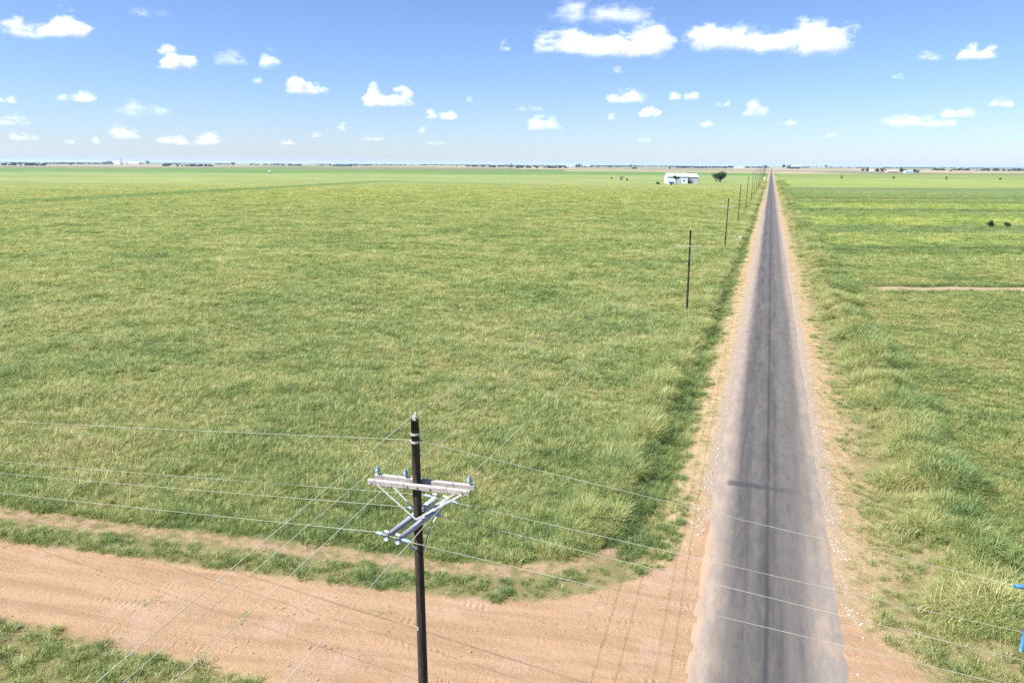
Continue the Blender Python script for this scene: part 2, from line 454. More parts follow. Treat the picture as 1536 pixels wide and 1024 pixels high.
# ------------------------------------------------------------------ asphalt road
def road_material():
    m, nt, N, L = new_mat('worn_asphalt'); b = NB(nt)
    P = b.pos(); x, y, z = b.sep(P)
    lng = b.scale(P, (1, .035, 1))
    n_l = b.noise(lng, 2.0, 5, .6)
    n_f = b.noise(P, 9, 6, .8)
    n_m = b.noise(b.scale(P, (1, .3, 1)), .5, 4, .6)
    xj = b.math('ADD', x, b.math('MULTIPLY', b.math('SUBTRACT', n_l, .5), .8))
    base = b.mix(b.ss(n_l, .35, .65), (.045, .043, .042), (.066, .062, .059))
    # lighter worn wheel bands
    wl = b.ss(b.math('ABSOLUTE', b.math('SUBTRACT', xj, 1.25)), .95, .25)
    base = b.mix(b.math('MULTIPLY', wl, .60), base, (.095, .088, .081))
    w2 = b.ss(b.math('ABSOLUTE', b.math('ADD', xj, .62)), .42, .1)
    base = b.mix(b.math('MULTIPLY', w2, .35), base, (.084, .079, .074))
    # centre seam
    mott = b.noise(b.scale(P, (1, .22, 1)), 2.6, 7, .75)
    base = b.mix(b.math('MULTIPLY', b.ss(mott, .50, .66), .38), base, (.110, .096, .084))
    base = b.mix(b.math('MULTIPLY', b.ss(mott, .48, .36), .40), base, (.032, .029, .031))
    seam = b.ss(b.math('ABSOLUTE', b.math('ADD', x, b.math('MULTIPLY', b.math('SUBTRACT', b.noise(b.scale(P, (0, .2, 0)), 1.0, 4), .5), .18))), .17, .02)
    base = b.mix(b.math('MULTIPLY', seam, b.math('ADD', .55, b.math('MULTIPLY', n_m, .6)), clamp=True), base, (.026, .026, .030))
    # dust blown on from the shoulders
    axj = b.math('ADD', b.math('ABSOLUTE', x), b.math('MULTIPLY', b.math('SUBTRACT', b.noise(lng, 1.2, 4, .55), .5), .9))
    near_dust = b.math('MULTIPLY', b.ss(b.math('ABSOLUTE', b.math('SUBTRACT', y, 23)), 16, 3), .35)
    dust = b.ss(b.math('ADD', axj, near_dust), 1.55, 2.7)
    dcol_ = b.mix(b.ss(b.noise(b.scale(P, (1, .3, 1)), 1.6, 6, .7), .40, .62), b.mix(b.ss(x, -1, 1), (.185, .155, .132), (.182, .160, .140)), (.245, .195, .150))
    base = b.mix(b.math('MULTIPLY', dust, b.math('ADD', .62, b.math('MULTIPLY', mott, .5)), clamp=True), base, dcol_)
    rim = b.math('MULTIPLY', b.ss(axj, 2.45, 2.95), b.ss(b.math('ADD', y, b.math('MULTIPLY', x, 1.5)), 33, 26))
    base = b.mix(b.math('MULTIPLY', rim, b.ss(x, 1.0, -1.0)), base, (.275, .185, .125))
    haze = b.ss(b.noise(b.scale(P, (1, .12, 1)), .8, 4, .6), .45, .75)
    base = b.mix(b.math('MULTIPLY', haze, .22), base, (.155, .140, .127))
    # dark tar patch across the lanes and a crack further on
    pj = b.math('MULTIPLY', b.math('SUBTRACT', b.noise(P, 1.2, 4, .65), .5), .7)
    py = b.math('ADD', b.math('SUBTRACT', y, 39.75), pj)
    pm = b.math('MULTIPLY', b.ss(b.math('ABSOLUTE', py), .55, .15), b.math('MULTIPLY', b.ss(x, -2.4, -2.1), b.ss(x, 2.3, -.6)))
    base = b.mix(b.math('MULTIPLY', pm, .75), base, (.030, .029, .033))
    ck = b.math('ADD', b.math('SUBTRACT', y, 80.6), b.math('MULTIPLY', b.math('SUBTRACT', b.noise(P, .8, 4), .5), .7))
    base = b.mix(b.math('MULTIPLY', b.ss(b.math('ABSOLUTE', ck), .22, .05), .6), base, (.05, .045, .05))
    base = b.mix(b.ss(n_f, .60, .75), base, b.mix(.30, base, (.36, .33, .31)))
    base = b.mix(b.math('MULTIPLY', b.ss(n_f, .42, .30), .45), base, (.028, .026, .027))
    nor = b.bump(n_f, .35, .012)
    b.surface(base, .85, nor, .25)
    return m
ry = axis(8, 130, .25, -300, 9000, 1.05)
rv, rf = [], []
prof = [(-1, -.035), (-.97, .010), (-.5, .030), (0, .036), (.5, .030), (.97, .010), (1, -.035)]
def edge_j(y, seed):
    k = .09 * (mnoise.noise(Vector((y * .37, seed, 0))) + .8 * mnoise.noise(Vector((y * 1.13, seed, 5))) + .6 * mnoise.noise(Vector((y * 2.7, seed, 11))))
    return k + .18 * mnoise.noise(Vector((y * .06, seed, 9)))
for k, yv in enumerate(ry):
    le, re = -2.92 + edge_j(yv, 1.3), 2.95 + edge_j(yv, 8.1)
    for p, z in prof:
        rv.append(((p * re if p > 0 else -p * le), yv, z))
n = len(prof)
for k in range(len(ry) - 1):
    for i in range(n - 1):
        rf.append((k*n + i, k*n + i + 1, (k+1)*n + i + 1, (k+1)*n + i))
tag(mesh_obj('road', rv, rf, road_material(), smooth=True), kind='structure')

# ------------------------------------------------------------------ scattered vegetation ("stuff")
def ribbon_tuft(name, mat, n, spread, length, width, lean, seed, seg=3, heads=0.0):
    r = random.Random(seed); v = []; f = []; bl_ = []
    for k in range(n):
        bc = r.gauss(0, .33) + (.9 if r.random() < .08 else 0)
        a = r.uniform(0, 2 * math.pi); rr = spread * math.sqrt(r.random())
        root = Vector((rr * math.cos(a), rr * math.sin(a), -.03))
        az = a + r.gauss(0, .9); ln = length * r.uniform(.55, 1.15); le = lean * r.uniform(.3, 1.4); wd = width * r.uniform(.7, 1.3)
        side = Vector((-math.sin(az), math.cos(az), 0)); out = Vector((math.cos(az), math.sin(az), 0))
        tw = r.uniform(-.8, .8); side = (side * math.cos(tw) + out * math.sin(tw))
        i0 = len(v)
        for s in range(seg + 1):
            t = s / seg
            ang = le * (t ** 1.1) * 1.35
            p = root + out * (ln * t * math.sin(ang) * .9) + Vector((0, 0, ln * t * math.cos(ang * .85)))
            w = wd * (1 - t) ** .6 if s else wd * .8
            if s < seg: v += [p - side * w / 2, p + side * w / 2]
            else: v.append(p)
        bl_ += [bc] * (len(v) - i0)
        for s in range(seg - 1): f.append((i0 + 2*s, i0 + 2*s + 1, i0 + 2*s + 3, i0 + 2*s + 2))
        f.append((i0 + 2*seg - 2, i0 + 2*seg - 1, i0 + 2*seg))
    o = mesh_obj(name, v, f, mat, link=False)
    o.data.attributes.new('blade', 'FLOAT', 'POINT').data.foreach_set('value', bl_)
    return o

def leafy_weed(name, mat, stems, height_, leaf, seed):
    r = random.Random(seed); v = []; f = []
    for k in range(stems):
        a = r.uniform(0, 6.28); out = Vector((math.cos(a), math.sin(a), 0)); ln = height_ * r.uniform(.5, 1.1); le = r.uniform(.15, .75)
        for j in range(9):
            t = (j + 1) / 9
            p = out * (ln * t * math.sin(le)) + Vector((0, 0, ln * t * math.cos(le)))
            b_ = r.uniform(0, 6.28); d = Vector((math.cos(b_), math.sin(b_), r.uniform(-.2, .6))).normalized()
            s = d.cross(Vector((0, 0, 1))).normalized(); L_ = leaf * r.uniform(.6, 1.2); W_ = L_ * .34
            i0 = len(v); v += [p, p + d * L_ * .5 + s * W_, p + d * L_ - Vector((0, 0, L_ * .25)), p + d * L_ * .5 - s * W_]
            f.append((i0, i0+1, i0+2, i0+3))
    return mesh_obj(name, v, f, mat, link=False)

def source_collection(name, objs):
    c = bpy.data.collections.new(name)
    for o in objs: c.objects.link(o)
    return c

def scatter(name, pts, scl, rot, kind, tint, coll, label=None):
    me = bpy.data.meshes.new(name)
    me.vertices.add(len(pts)); me.vertices.foreach_set('co', np.asarray(pts, np.float32).ravel())
    for nm, ty, arr, key in (('scl', 'FLOAT_VECTOR', scl, 'vector'), ('rot', 'FLOAT_VECTOR', rot, 'vector')):
        a = me.attributes.new(nm, ty, 'POINT'); a.data.foreach_set(key, np.asarray(arr, np.float32).ravel())
    a = me.attributes.new('kindex', 'INT', 'POINT'); a.data.foreach_set('value', np.asarray(kind, np.int32))
    a = me.attributes.new('tint', 'FLOAT', 'POINT'); a.data.foreach_set('value', np.asarray(tint, np.float32))
    o = bpy.data.objects.new(name, me); COL.objects.link(o)
    g = bpy.data.node_groups.new(name + '_scatter', 'GeometryNodeTree')
    g.interface.new_socket('Geometry', in_out='INPUT', socket_type='NodeSocketGeometry')
    g.interface.new_socket('Geometry', in_out='OUTPUT', socket_type='NodeSocketGeometry')
    N, L = g.nodes, g.links
    gi = N.new('NodeGroupInput'); go = N.new('NodeGroupOutput')
    mp = N.new('GeometryNodeMeshToPoints'); ip = N.new('GeometryNodeInstanceOnPoints'); ci = N.new('GeometryNodeCollectionInfo')
    ci.inputs['Collection'].default_value = coll; ci.inputs['Separate Children'].default_value = True; ci.inputs['Reset Children'].default_value = True
    def na(nm, ty):
        q = N.new('GeometryNodeInputNamedAttribute'); q.data_type = ty; q.inputs[0].default_value = nm; return q.outputs[0]
    L.new(gi.outputs[0], mp.inputs[0]); L.new(mp.outputs[0], ip.inputs['Points']); L.new(ci.outputs[0], ip.inputs['Instance'])
    ip.inputs['Pick Instance'].default_value = True
    L.new(na('kindex', 'INT'), ip.inputs['Instance Index'])
    er = N.new('FunctionNodeEulerToRotation'); L.new(na('rot', 'FLOAT_VECTOR'), er.inputs[0]); L.new(er.outputs[0], ip.inputs['Rotation'])
    L.new(na('scl', 'FLOAT_VECTOR'), ip.inputs['Scale'])
    L.new(ip.outputs[0], go.inputs[0])
    md = o.modifiers.new('scatter', 'NODES'); md.node_group = g
    tag(o, kind='stuff')
    if label: o['label'] = label
    return o

FIELD_MAT = grass_material('pasture_grass', None, 0.0)
VERGE_MAT = grass_material('verge_grass', None, 0.05, bands=False)
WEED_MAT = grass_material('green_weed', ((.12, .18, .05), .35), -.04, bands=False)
DRY_MAT = grass_material('dry_grass', (STRAW, .5), .16, bands=False)

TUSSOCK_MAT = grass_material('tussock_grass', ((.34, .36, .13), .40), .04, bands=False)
grass_src = source_collection('grass_sources', [
    ribbon_tuft('tuft_a', FIELD_MAT, 46, .28, .46, .022, .75, 1), ribbon_tuft('tuft_b', FIELD_MAT, 42, .22, .58, .020, .6, 2),
    ribbon_tuft('tuft_c', FIELD_MAT, 50, .34, .38, .024, .95, 3), ribbon_tuft('tuft_d', FIELD_MAT, 40, .30, .50, .026, .85, 4)])
verge_src = source_collection('verge_sources', [
    ribbon_tuft('verge_a', VERGE_MAT, 40, .22, .42, .020, .9, 11), ribbon_tuft('verge_b', VERGE_MAT, 36, .18, .55, .020, .7, 12),
    ribbon_tuft('verge_c', WEED_MAT, 56, .30, .60, .032, .9, 13, 3), leafy_weed('verge_d', WEED_MAT, 14, .62, .085, 14),
    ribbon_tuft('verge_e', DRY_MAT, 34, .22, .34, .017, 1.05, 15), ribbon_tuft('verge_f', DRY_MAT, 26, .16, .50, .015, .7, 16),
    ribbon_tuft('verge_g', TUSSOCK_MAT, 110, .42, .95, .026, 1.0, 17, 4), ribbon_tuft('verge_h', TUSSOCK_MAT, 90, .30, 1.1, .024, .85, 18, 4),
    ribbon_tuft('verge_i', TUSSOCK_MAT, 230, .62, .72, .022, 1.15, 19, 3), ribbon_tuft('verge_j', WEED_MAT, 220, .60, .75, .026, 1.1, 20, 3)])  # pale mound and dark mound, coloured for the ridge's lit and shaded flanks

def polar(n_den, r0, r1, a0, a1, falloff_r, power, seed):
    """sample points about the camera with a density that thins with distance"""
    r = np.random.default_rng(seed)
    rr = np.linspace(r0, r1, 4000)
    den = n_den * np.where(rr < falloff_r, 1, (falloff_r / rr) ** power)
    c = np.cumsum(den * rr) * (rr[1] - rr[0]) * (a1 - a0)
    n = int(c[-1])
    R = np.interp(r.random(n) * c[-1], c, rr)
    A = r.uniform(a0, a1, n)
    # angle measured from +Y, positive to the right
    return CAM[0] + R * np.sin(A), R * np.cos(A), R, r

A0, A1 = math.radians(-64), math.radians(26)
# --- pasture grass, both fields
X, Y, R, r = polar(15, 13, 800, A0, A1, 40, 1.55, 21)
sd = dirt_sd(X, Y); ud = up_dist(X, Y)
j = (vnoise(X, Y, .9, 4) - .5) * 1.4
wtrack = Y - .385 * X
keep = ((X < -7.6 + j * .8) & (ud > 2.95 + j * .6) & (sd < -.2) & (Y > interp(DIRT_UP, X))) | ((X > 10.4 + j * .8) & (sd < -.4 + j * .3))
keep &= ~((np.abs(wtrack - 112.2) < 1.9) & (X > 15))
gapn = vnoise(X, Y, .5, 8) * .5 + vnoise(X, Y, 1.3, 9) * .5
keep &= (r.random(len(X)) < np.clip(.35 + 1.5 * gapn, 0, 1) * (1 - sstep(R, 430, 800)))
X, Y, R = X[keep], Y[keep], R[keep]
n = len(X)
g = np.maximum(R / 40, 1)
hs = .65 + .75 * vnoise(X, Y, .28, 5) + .15 * r.standard_normal(n)
hs = np.clip(hs, .4, 1.7) * np.where(X > 10, .72, 1.0) * (1 - .72 * sstep(R, 220, 760))
scl = np.stack([hs * g ** .72, hs * g ** .72, hs * g ** .22], 1)
rot = np.stack([r.normal(0, .10, n), r.normal(0, .10, n), r.uniform(0, 6.28, n)], 1)
scatter('pasture_grass', np.stack([X, Y, height(X, Y) - .02], 1), scl, rot, r.integers(0, 4, n), r.normal(0, .05, n), grass_src,
        'mottled green pasture grass covering both fields beside the road')
N_PASTURE = n

# --- verge weeds and ridge grass beside the road
X, Y, R, r = polar(26, 13, 900, math.radians(-64), math.radians(34), 34, 1.35, 22)
sd = dirt_sd(X, Y); ud = up_dist(X, Y)
j = vnoise(X, Y, .8, 14) - .5
u = r.random(len(X))
pn = vnoise(X, Y, .45, 15) * .6 + vnoise(X, Y, 1.6, 16) * .4
prob = np.zeros(len(X)); kind = np.zeros(len(X), int); hs = np.ones(len(X)); tint = np.zeros(len(X))
pick = r.random(len(X))
def zone_set(mask, p, kinds, h, t):
    prob[mask] = (p if np.isscalar(p) else p[mask]); hs[mask] = (h if np.isscalar(h) else h[mask]); tint[mask] = t
    ks = np.array(kinds); kind[mask] = ks[(pick[mask] * len(ks)).astype(int)]
left = X < 0
past = Y > interp(DIRT_UP, np.minimum(X, -3.2)) + .5
rpast = Y > interp(DIRT_R_UP, np.maximum(X, 2.7)) + .3
xl = -X + j * 1.0
zone_set(left & past & (xl > 3.7) & (xl < 4.8), np.clip((pn - .36) * 4, .03, .7), [4, 4, 5, 0], .42, .12)
zone_set(left & past & (xl >= 4.8) & (xl < 6.2), np.clip((pn - .22) * 3, 0, .9), [0, 4, 2, 0, 1], .65, .02)
zone_set(left & past & (xl >= 6.2) & (xl < 7.6), .75, [2, 3, 9, 1, 9], .75, -.06)
zone_set(left & past & (xl >= 7.6) & (xl < 9.6), np.clip((pn - .1) * 1.6, .1, .85), [8, 8, 3, 1, 7, 9], .50 + .75 * pn, .05)
xr = X + j * 1.2
zone_set(~left & rpast & (xr > 3.6) & (xr < 4.8), np.clip((pn - .30) * 4, .05, .8), [4, 4, 5, 4, 0], .42, .14)
zone_set(~left & rpast & (xr >= 4.8) & (xr < 7.3), np.clip((pn - .20) * 3, 0, .95), [4, 4, 0, 5, 0, 2], .55, .09)
zone_set(~left & rpast & (xr >= 7.3) & (xr < 9.4), np.clip((pn - .25) * 3.0, .05, .8), [8, 8, 1, 5, 3, 5], .45 + .85 * pn, .11)  # straw-toned weeds; the ridge's sunlit flank is painted lighter through the tint
zone_set(~left & rpast & (xr >= 9.4) & (xr < 11.2), np.clip((pn - .25) * 3.0, .05, .85), [9, 9, 1, 3, 9, 8], .52 + .9 * pn, -.09)  # ridge's shaded flank: shade painted in with darker weeds and a lower tint
# grass band along the dirt road, sparse growth on the bare strip, lower-left corner
zone_set((ud < 1.6 + j * .6) & (X < -4.2), np.clip((pn - .2) * 2.2, .1, .95), [0, 2, 0, 1, 2, 4], .62, -.02)
zone_set((ud >= 1.6 + j * .6) & (ud < 3.1 + j * .4) & (X < -6.5), np.clip((pn - .55) * 2, .03, .3), [4, 4, 0, 5], .45, .10)
low = left & (Y < interp(DIRT_LO, X) + j * .6) & (X < -8)
zone_set(low, np.clip((pn - .15) * 2.6, .1, .98), [0, 1, 2, 0, 4], .7, -.03)
zone_set(~left & (Y < interp(DIRT_R_UP, np.maximum(X, 2.7)) + 3.5) & rpast & (X > 4.4), np.clip((pn - .2) * 2.4, .15, .95), [4, 5, 4, 0, 0, 2], .7, .08)
zone_set((sd > .3) & (np.abs(X) > 3.5), np.where(pn > .80, .16, .0), [4, 0, 4], .3, .10)
for cx, cy in ((230, 902), (360, 928), (575, 917), (225, 905), (362, 930)):
    p = at(cx, cy); m_ = np.hypot(X - p.x, Y - p.y) < .45
    zone_set(m_, .7, [4, 0, 4], .4, .06)
keep = u < prob
X, Y, R, kind, hs, tint = X[keep], Y[keep], R[keep], kind[keep], hs[keep], tint[keep]
n = len(X); g = np.maximum(R / 34, 1)
hs = hs * np.clip(r.normal(1, .22, n), .5, 1.6)
scl = np.stack([hs * g ** .45, hs * g ** .45, hs * g ** .12], 1)
rot = np.stack([r.normal(0, .14, n), r.normal(0, .14, n), r.uniform(0, 6.28, n)], 1)
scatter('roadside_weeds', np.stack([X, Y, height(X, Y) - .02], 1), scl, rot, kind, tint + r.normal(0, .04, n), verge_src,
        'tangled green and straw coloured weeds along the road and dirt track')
N_VERGE = n

# --- pale gravel along the asphalt
def stone(name, mat, seed):
    r = random.Random(seed); bm = bmesh.new(); bmesh.ops.create_icosphere(bm, subdivisions=1, radius=.5)
    for v in bm.verts: v.co *= r.uniform(.7, 1.15); v.co.z *= .6
    me = bpy.data.meshes.new(name); bm.to_mesh(me); bm.free(); me.materials.append(mat)
    return bpy.data.objects.new(name, me)
m, nt, N_, L_ = new_mat('caliche_stone'); b = NB(nt)
b.surface(b.ramp(b.node('ShaderNodeObjectInfo').outputs['Random'], [(0, (.20, .16, .125)), (.5, (.30, .27, .235)), (1, (.46, .43, .39))]), .9)
STONE_MAT = m
stones = source_collection('stone_sources', [stone('stone_%s' % 'abc'[k], STONE_MAT, k) for k in range(3)])
n = 6500
r = np.random.default_rng(31)
Y = 19 + 190 * r.random(n) ** 1.9
side = np.where(r.random(n) < .55, -1, 1)
X = side * (3.0 + np.abs(r.normal(.28, .34, n)))
keep = ((vnoise(X, Y, .6, 21) > .42) | (r.random(n) < .2)) & ~((dirt_sd(X, Y) > .3) & (r.random(n) < .85))
X, Y = X[keep], Y[keep]; n = len(X)
# a few stones lie on the corner of the dirt road
s = np.clip(r.lognormal(-3.0, .5, n), .02, .17)
scatter('gravel', np.stack([X, Y, height(X, Y) + s * .1], 1), np.stack([s, s * r.uniform(.7, 1.2, n), s], 1),
        np.stack([np.zeros(n), np.zeros(n), r.uniform(0, 6.28, n)], 1), r.integers(0, 3, n), np.zeros(n), stones,
        'pale gravel and caliche stones along both edges of the asphalt')

# --- clods and small stones lying on the dirt road
CLOD_MAT = simple_mat('dirt_clod', (.20, .13, .085), (.30, .20, .13), 3, .95)
clods = source_collection('clod_sources', [stone('clod_%s' % 'abc'[k], CLOD_MAT, 10 + k) for k in range(3)])
r = np.random.default_rng(41); n = 26000
X = r.uniform(-42, 12, n); Y = r.uniform(11, 33, n)
cn = vnoise(X, Y, .5, 31) * .5 + vnoise(X, Y * 3, .35, 32) * .5
keep = (dirt_sd(X, Y) > -.6) & (np.abs(X) > 2.7) & (r.random(n) < np.clip((cn - .42) * 3, .02, 1))
X, Y = X[keep], Y[keep]; n = len(X)
sz = np.clip(r.lognormal(-3.25, .55, n), .018, .16)
scatter('dirt_clods', np.stack([X, Y, height(X, Y) + sz * .1], 1), np.stack([sz, sz * r.uniform(.7, 1.3, n), sz * .8], 1), np.stack([np.zeros(n), np.zeros(n), r.uniform(0, 6.28, n)], 1),
        r.integers(0, 3, n), np.zeros(n), clods, 'clods and small stones strewn over the dirt road')

# ------------------------------------------------------------------ power line
WOOD = simple_mat('creosoted_pole_wood', (.016, .012, .010), (.060, .043, .033), 5, .85, stretch=(6, 6, .35), bump=.4)
RUST = simple_mat('rusty_bolt', (.05, .035, .03), (.10, .065, .05), 8, .8)
ARMWOOD = simple_mat('weathered_arm_wood', (.24, .215, .20), (.43, .39, .365), 5, .85, stretch=(.6, 9, 9), bump=.3)
GREYARM = simple_mat('grey_fibreglass', (.25, .275, .32), (.33, .35, .39), 3, .45, spec=.5)
GALV = simple_mat('galvanised_steel', (.42, .43, .43), (.56, .56, .55), 9, .45, metal=.35, spec=.5)
BRACE = simple_mat('pale_brace', (.40, .42, .40), (.50, .51, .48), 6, .6)
INSUL = simple_mat('blue_grey_porcelain', (.20, .33, .42), (.30, .44, .52), 5, .25, spec=.6)
BLUE = simple_mat('blue_polymer', (.04, .15, .36), (.06, .20, .42), 5, .3, spec=.5)
ALU = simple_mat('aluminium_wire', (.27, .27, .225), (.36, .36, .30), 3, .6, metal=.0, stretch=(.2, .2, .2))
WHITE = simple_mat('white_porcelain', (.62, .64, .64), (.74, .75, .75), 6, .3, spec=.6)

def insulator(parent, base, mat=INSUL, s=1.0, axis_=Vector((0, 0, 1))):
    mb = MB(); mb.lathe(base, [(.028*s, -.10*s), (.028*s, .0), (.075*s, .0), (.09*s, .02*s), (.045*s, .05*s), (.08*s, .07*s), (.075*s, .09*s), (.04*s, .115*s), (.06*s, .13*s), (.055*s, .17*s), (.02*s, .19*s)], 10, axis_)
    return mb.build('insulator', mat, parent, True)

def shaft(parent, h, r0, r1, lean=(0, 0)):
    mb = MB(); k = 8
    mb.tube([(lean[0] * (i / k), lean[1] * (i / k), -1.0 + (h + 1.0) * i / k) for i in range(k + 1)], [r0 + (r1 - r0) * i / k for i in range(k + 1)], 14)
    return mb.build('pole_shaft', WOOD, parent, True)

# ---- near pole, measured from the photo
NP = Vector((-10.0, 15.44, 0)); TOP = 11.68
root = empty('utility_pole', NP, 'tall dark foreground pole with double timber crossarm and slanting grey tubes', 'utility pole', 'utility poles along the road')
shaft(root, TOP, .165, .112)
def L2(px, py, z): return at(px, py, z) - NP
ZA = 9.78
armdir = (L2(700, 737, ZA) - L2(552, 720, ZA)); armdir.z = 0; armdir.normalize()
fwd = Vector((-armdir.y, armdir.x, 0))
fa0, fa1 = L2(551, 723, ZA), L2(702, 743, ZA)
mid = (fa0 + fa1) / 2
off = fwd.dot(mid); 
# the two timbers clamp the shaft: front one toward the camera, rear one behind
ctr = armdir.dot(mid); half = (fa1 - fa0).length / 2
for sgn in (-1, 1):
    c = armdir * (ctr + (.05 if sgn > 0 else 0)) + fwd * (sgn * .175) + Vector((0, 0, ZA))
    mb = MB(); mb.beam(c - armdir * half, c + armdir * half, .105, .15)
    arm = mb.build('crossarm', ARMWOOD, root)
    for k in (-.92, -.2, .0, .25, .86):
        p = c + armdir * half * k + fwd * sgn * .05
        bl = MB(); bl.tube([p, p + fwd * sgn * .02], .022, 8); bl.build('bolt', RUST, arm)
A_L = armdir * (ctr - half * .90); A_M = armdir * (ctr - half * .33); A_R = armdir * (ctr + half * .93)
ztop = ZA + .06
INS_NEAR = []
for a in (A_L, A_M, A_R):
    p = a + Vector((0, 0, ztop + .10)) + fwd * .16
    insulator(root, p, s=.88)
    INS_NEAR.append(NP + p + Vector((0, 0, .17)))
    # second pin on the front timber
mbk = MB(); mbk.box(Vector((0, 0, TOP + .05)), (.10, .08, .10)); mbk.tube([(0, 0, TOP), (0, .06, TOP + .16)], .02)
mbk.build('top_bracket', GALV, root)
insulator(root, (0, .05, TOP + .10), WHITE, .5)
for zc, nm in ((11.05, 'wire_clamp'), (11.28, 'band'), (6.05, 'tag_plate')):
    mb = MB(); 
    if nm == 'tag_plate': mb.box((-.04, -.150, 5.2), (.05, .012, .12))
    else: mb.tube([(0, 0, zc - .03), (0, 0, zc + .03)], .128, 14)
    if nm == 'wire_clamp': mb.tube([(-.17, 0, zc), (.17, 0, zc)], .022, 8)
    mb.build(nm, GALV, root)
# V braces of the timber crossarms
for sgn in (-1, 1):
    for e in (-.80, .86):
        a = armdir * (ctr + half * e) + fwd * sgn * .235 + Vector((0, 0, ZA - .05)); b_ = fwd * sgn * .15 + Vector((0, 0, ZA - 1.02))
        mb = MB(); mb.beam(a, b_, .022, .045); mb.build('brace', BRACE, root)
# grey dead-end arms running parallel to the road, one on each side of the shaft
ZD = 8.72
ldir = Vector((.10, 1.0, 0)).normalized(); lside = Vector((ldir.y, -ldir.x, 0))
d0, d1 = L2(590, 810, ZD), L2(668, 748, ZD)
len_a, len_b = ldir.dot(d0), ldir.dot(d1)
for sgn in (-1, 1):
    o_ = lside * sgn * .185 + Vector((0, 0, ZD))
    mb = MB(); mb.tube([o_ + ldir * (-1.28), o_ + ldir * 1.28], .085, 12)
    t_ = mb.build('dead_end_arm', GREYARM, root, True)
    for e in (-1.20, 1.20):
        mb = MB(); p = o_ + ldir * e
        mb.tube([p + Vector((0, 0, .06)), p + Vector((0, 0, .15))], .022, 8); mb.tube([p + Vector((0, 0, .15)) - lside * .07, p + Vector((0, 0, .15)) + lside * .07], .035, 8)
        mb.build('eye_bolt', GALV, t_)
# strain insulators on the dead-end arms
DE = {}
for e in (-1.20, 0.35, 1.20):
    for sgn in (-1, 1):
        base = ldir * e + lside * sgn * .26 + Vector((0, 0, ZD + .04))
        mb = MB(); mb.lathe(base, [(.02, 0), (.02, .08), (.05, .09), (.055, .11), (.022, .12), (.05, .16), (.055, .18), (.022, .19), (.05, .23), (.05, .25), (.015, .27), (.015, .34)], 9, lside * sgn)
        mb.build('strain_insulator', INSUL, root, True)
        DE[(e, sgn)] = NP + base + lside * sgn * .34
# braces under the dead-end arms and the stand-off pipe
for e, sgn in ((1.05, 1), (1.05, -1)):
    mb = MB(); a = lside * sgn * .19 + ldir * e + Vector((0, 0, ZD - .04)); mb.tube([a, lside * sgn * .16 + ldir * (e * .35) + Vector((0, 0, ZD - .45)), lside * sgn * .14 + Vector((0, 0, ZD - 1.0))], .022, 6)
    mb.build('brace', BRACE, root, True)
mb = MB(); mb.tube([lside * .02 + ldir * (-1.0) + Vector((0, 0, ZD - .10)), ldir * (-.55) + Vector((0, 0, ZD - .55)), ldir * (-.12) + Vector((0, 0, ZD - .92))], .035, 8); mb.build('brace', GREYARM, root, True)

# jumper loops from the timber crossarm to the dead-end arm
def loop_pts(a, b, sag, n=10):
    a, b = Vector(a), Vector(b)
    return [a.lerp(b, i / n) - Vector((0, 0, sag * 4 * (i / n) * (1 - i / n))) for i in range(n + 1)]
for i, (e, k) in enumerate(((1.20, 2), (.35, 1))):
    mb = MB(); mb.tube(loop_pts(INS_NEAR[k] - NP, lside * .26 + ldir * e + Vector((0, 0, ZD + .08)), .22 + .1 * i), .011, 5)
    mb.build('jumper_wire', ALU, root, True)

# ---- plain line poles along the road
def line_pole(loc, h, label, lean=(0, 0)):
    rt = empty('utility_pole', loc, label, 'utility pole', 'utility poles along the road')
    shaft(rt, h, .16, .10, lean)
    lx = lean[0]
    mb = MB(); mb.beam((lx - 1.5, -.14, h - 2.0), (lx + 1.5, -.14, h - 2.0), .085, .09); mb.build('crossarm', ARMWOOD, rt)
    for e in (-1.35, -.55, 1.35):
        insulator(rt, (lx + e, -.14, h - 1.86), s=.8)
    insulator(rt, (lx, 0, h + .06), WHITE, .6)
    mb = MB(); mb.tube([(lx - .10, -.20, h - 4.2), (lx - .16, -.34, h - 3.75)], .06, 8); mb.tube([(lx - .11, -.10, h - 3.9), (lx - .11, -.22, h - 3.9)], .03, 6)
    mb.build('cutout_switch', GREYARM, rt, True)
    return rt
SPAN = 73.0
pole_pos = [(-10.0, 15.44, TOP)]
ordinal = ['second', 'third', 'fourth', 'fifth', 'sixth', 'seventh', 'eighth', 'ninth', 'tenth', 'eleventh', 'twelfth', 'thirteenth', 'fourteenth', 'fifteenth', 'sixteenth', 'seventeenth', 'eighteenth', 'nineteenth']
heights = [10.6, 11.4, 12.6, 14.2, 15.6, 15.8, 15.9] + [16.0] * 20
for k in range(18):
    yv = 88.3 + SPAN * k
    lbl = ('dark line pole with pale crossarm by the weed bank, next after the foreground pole' if k == 0 else
           'dark wooden line pole beside the road, %s in the row counted from the foreground pole' % ordinal[k])
    line_pole((-10.0 + (.3 if k % 3 == 1 else 0), yv, 0), heights[k], lbl, (-.25 if k == 0 else random.uniform(-.12, .12), 0))
    pole_pos.append((-10.0 + (.3 if k % 3 == 1 else 0) + (-.25 if k == 0 else 0), yv, heights[k]))

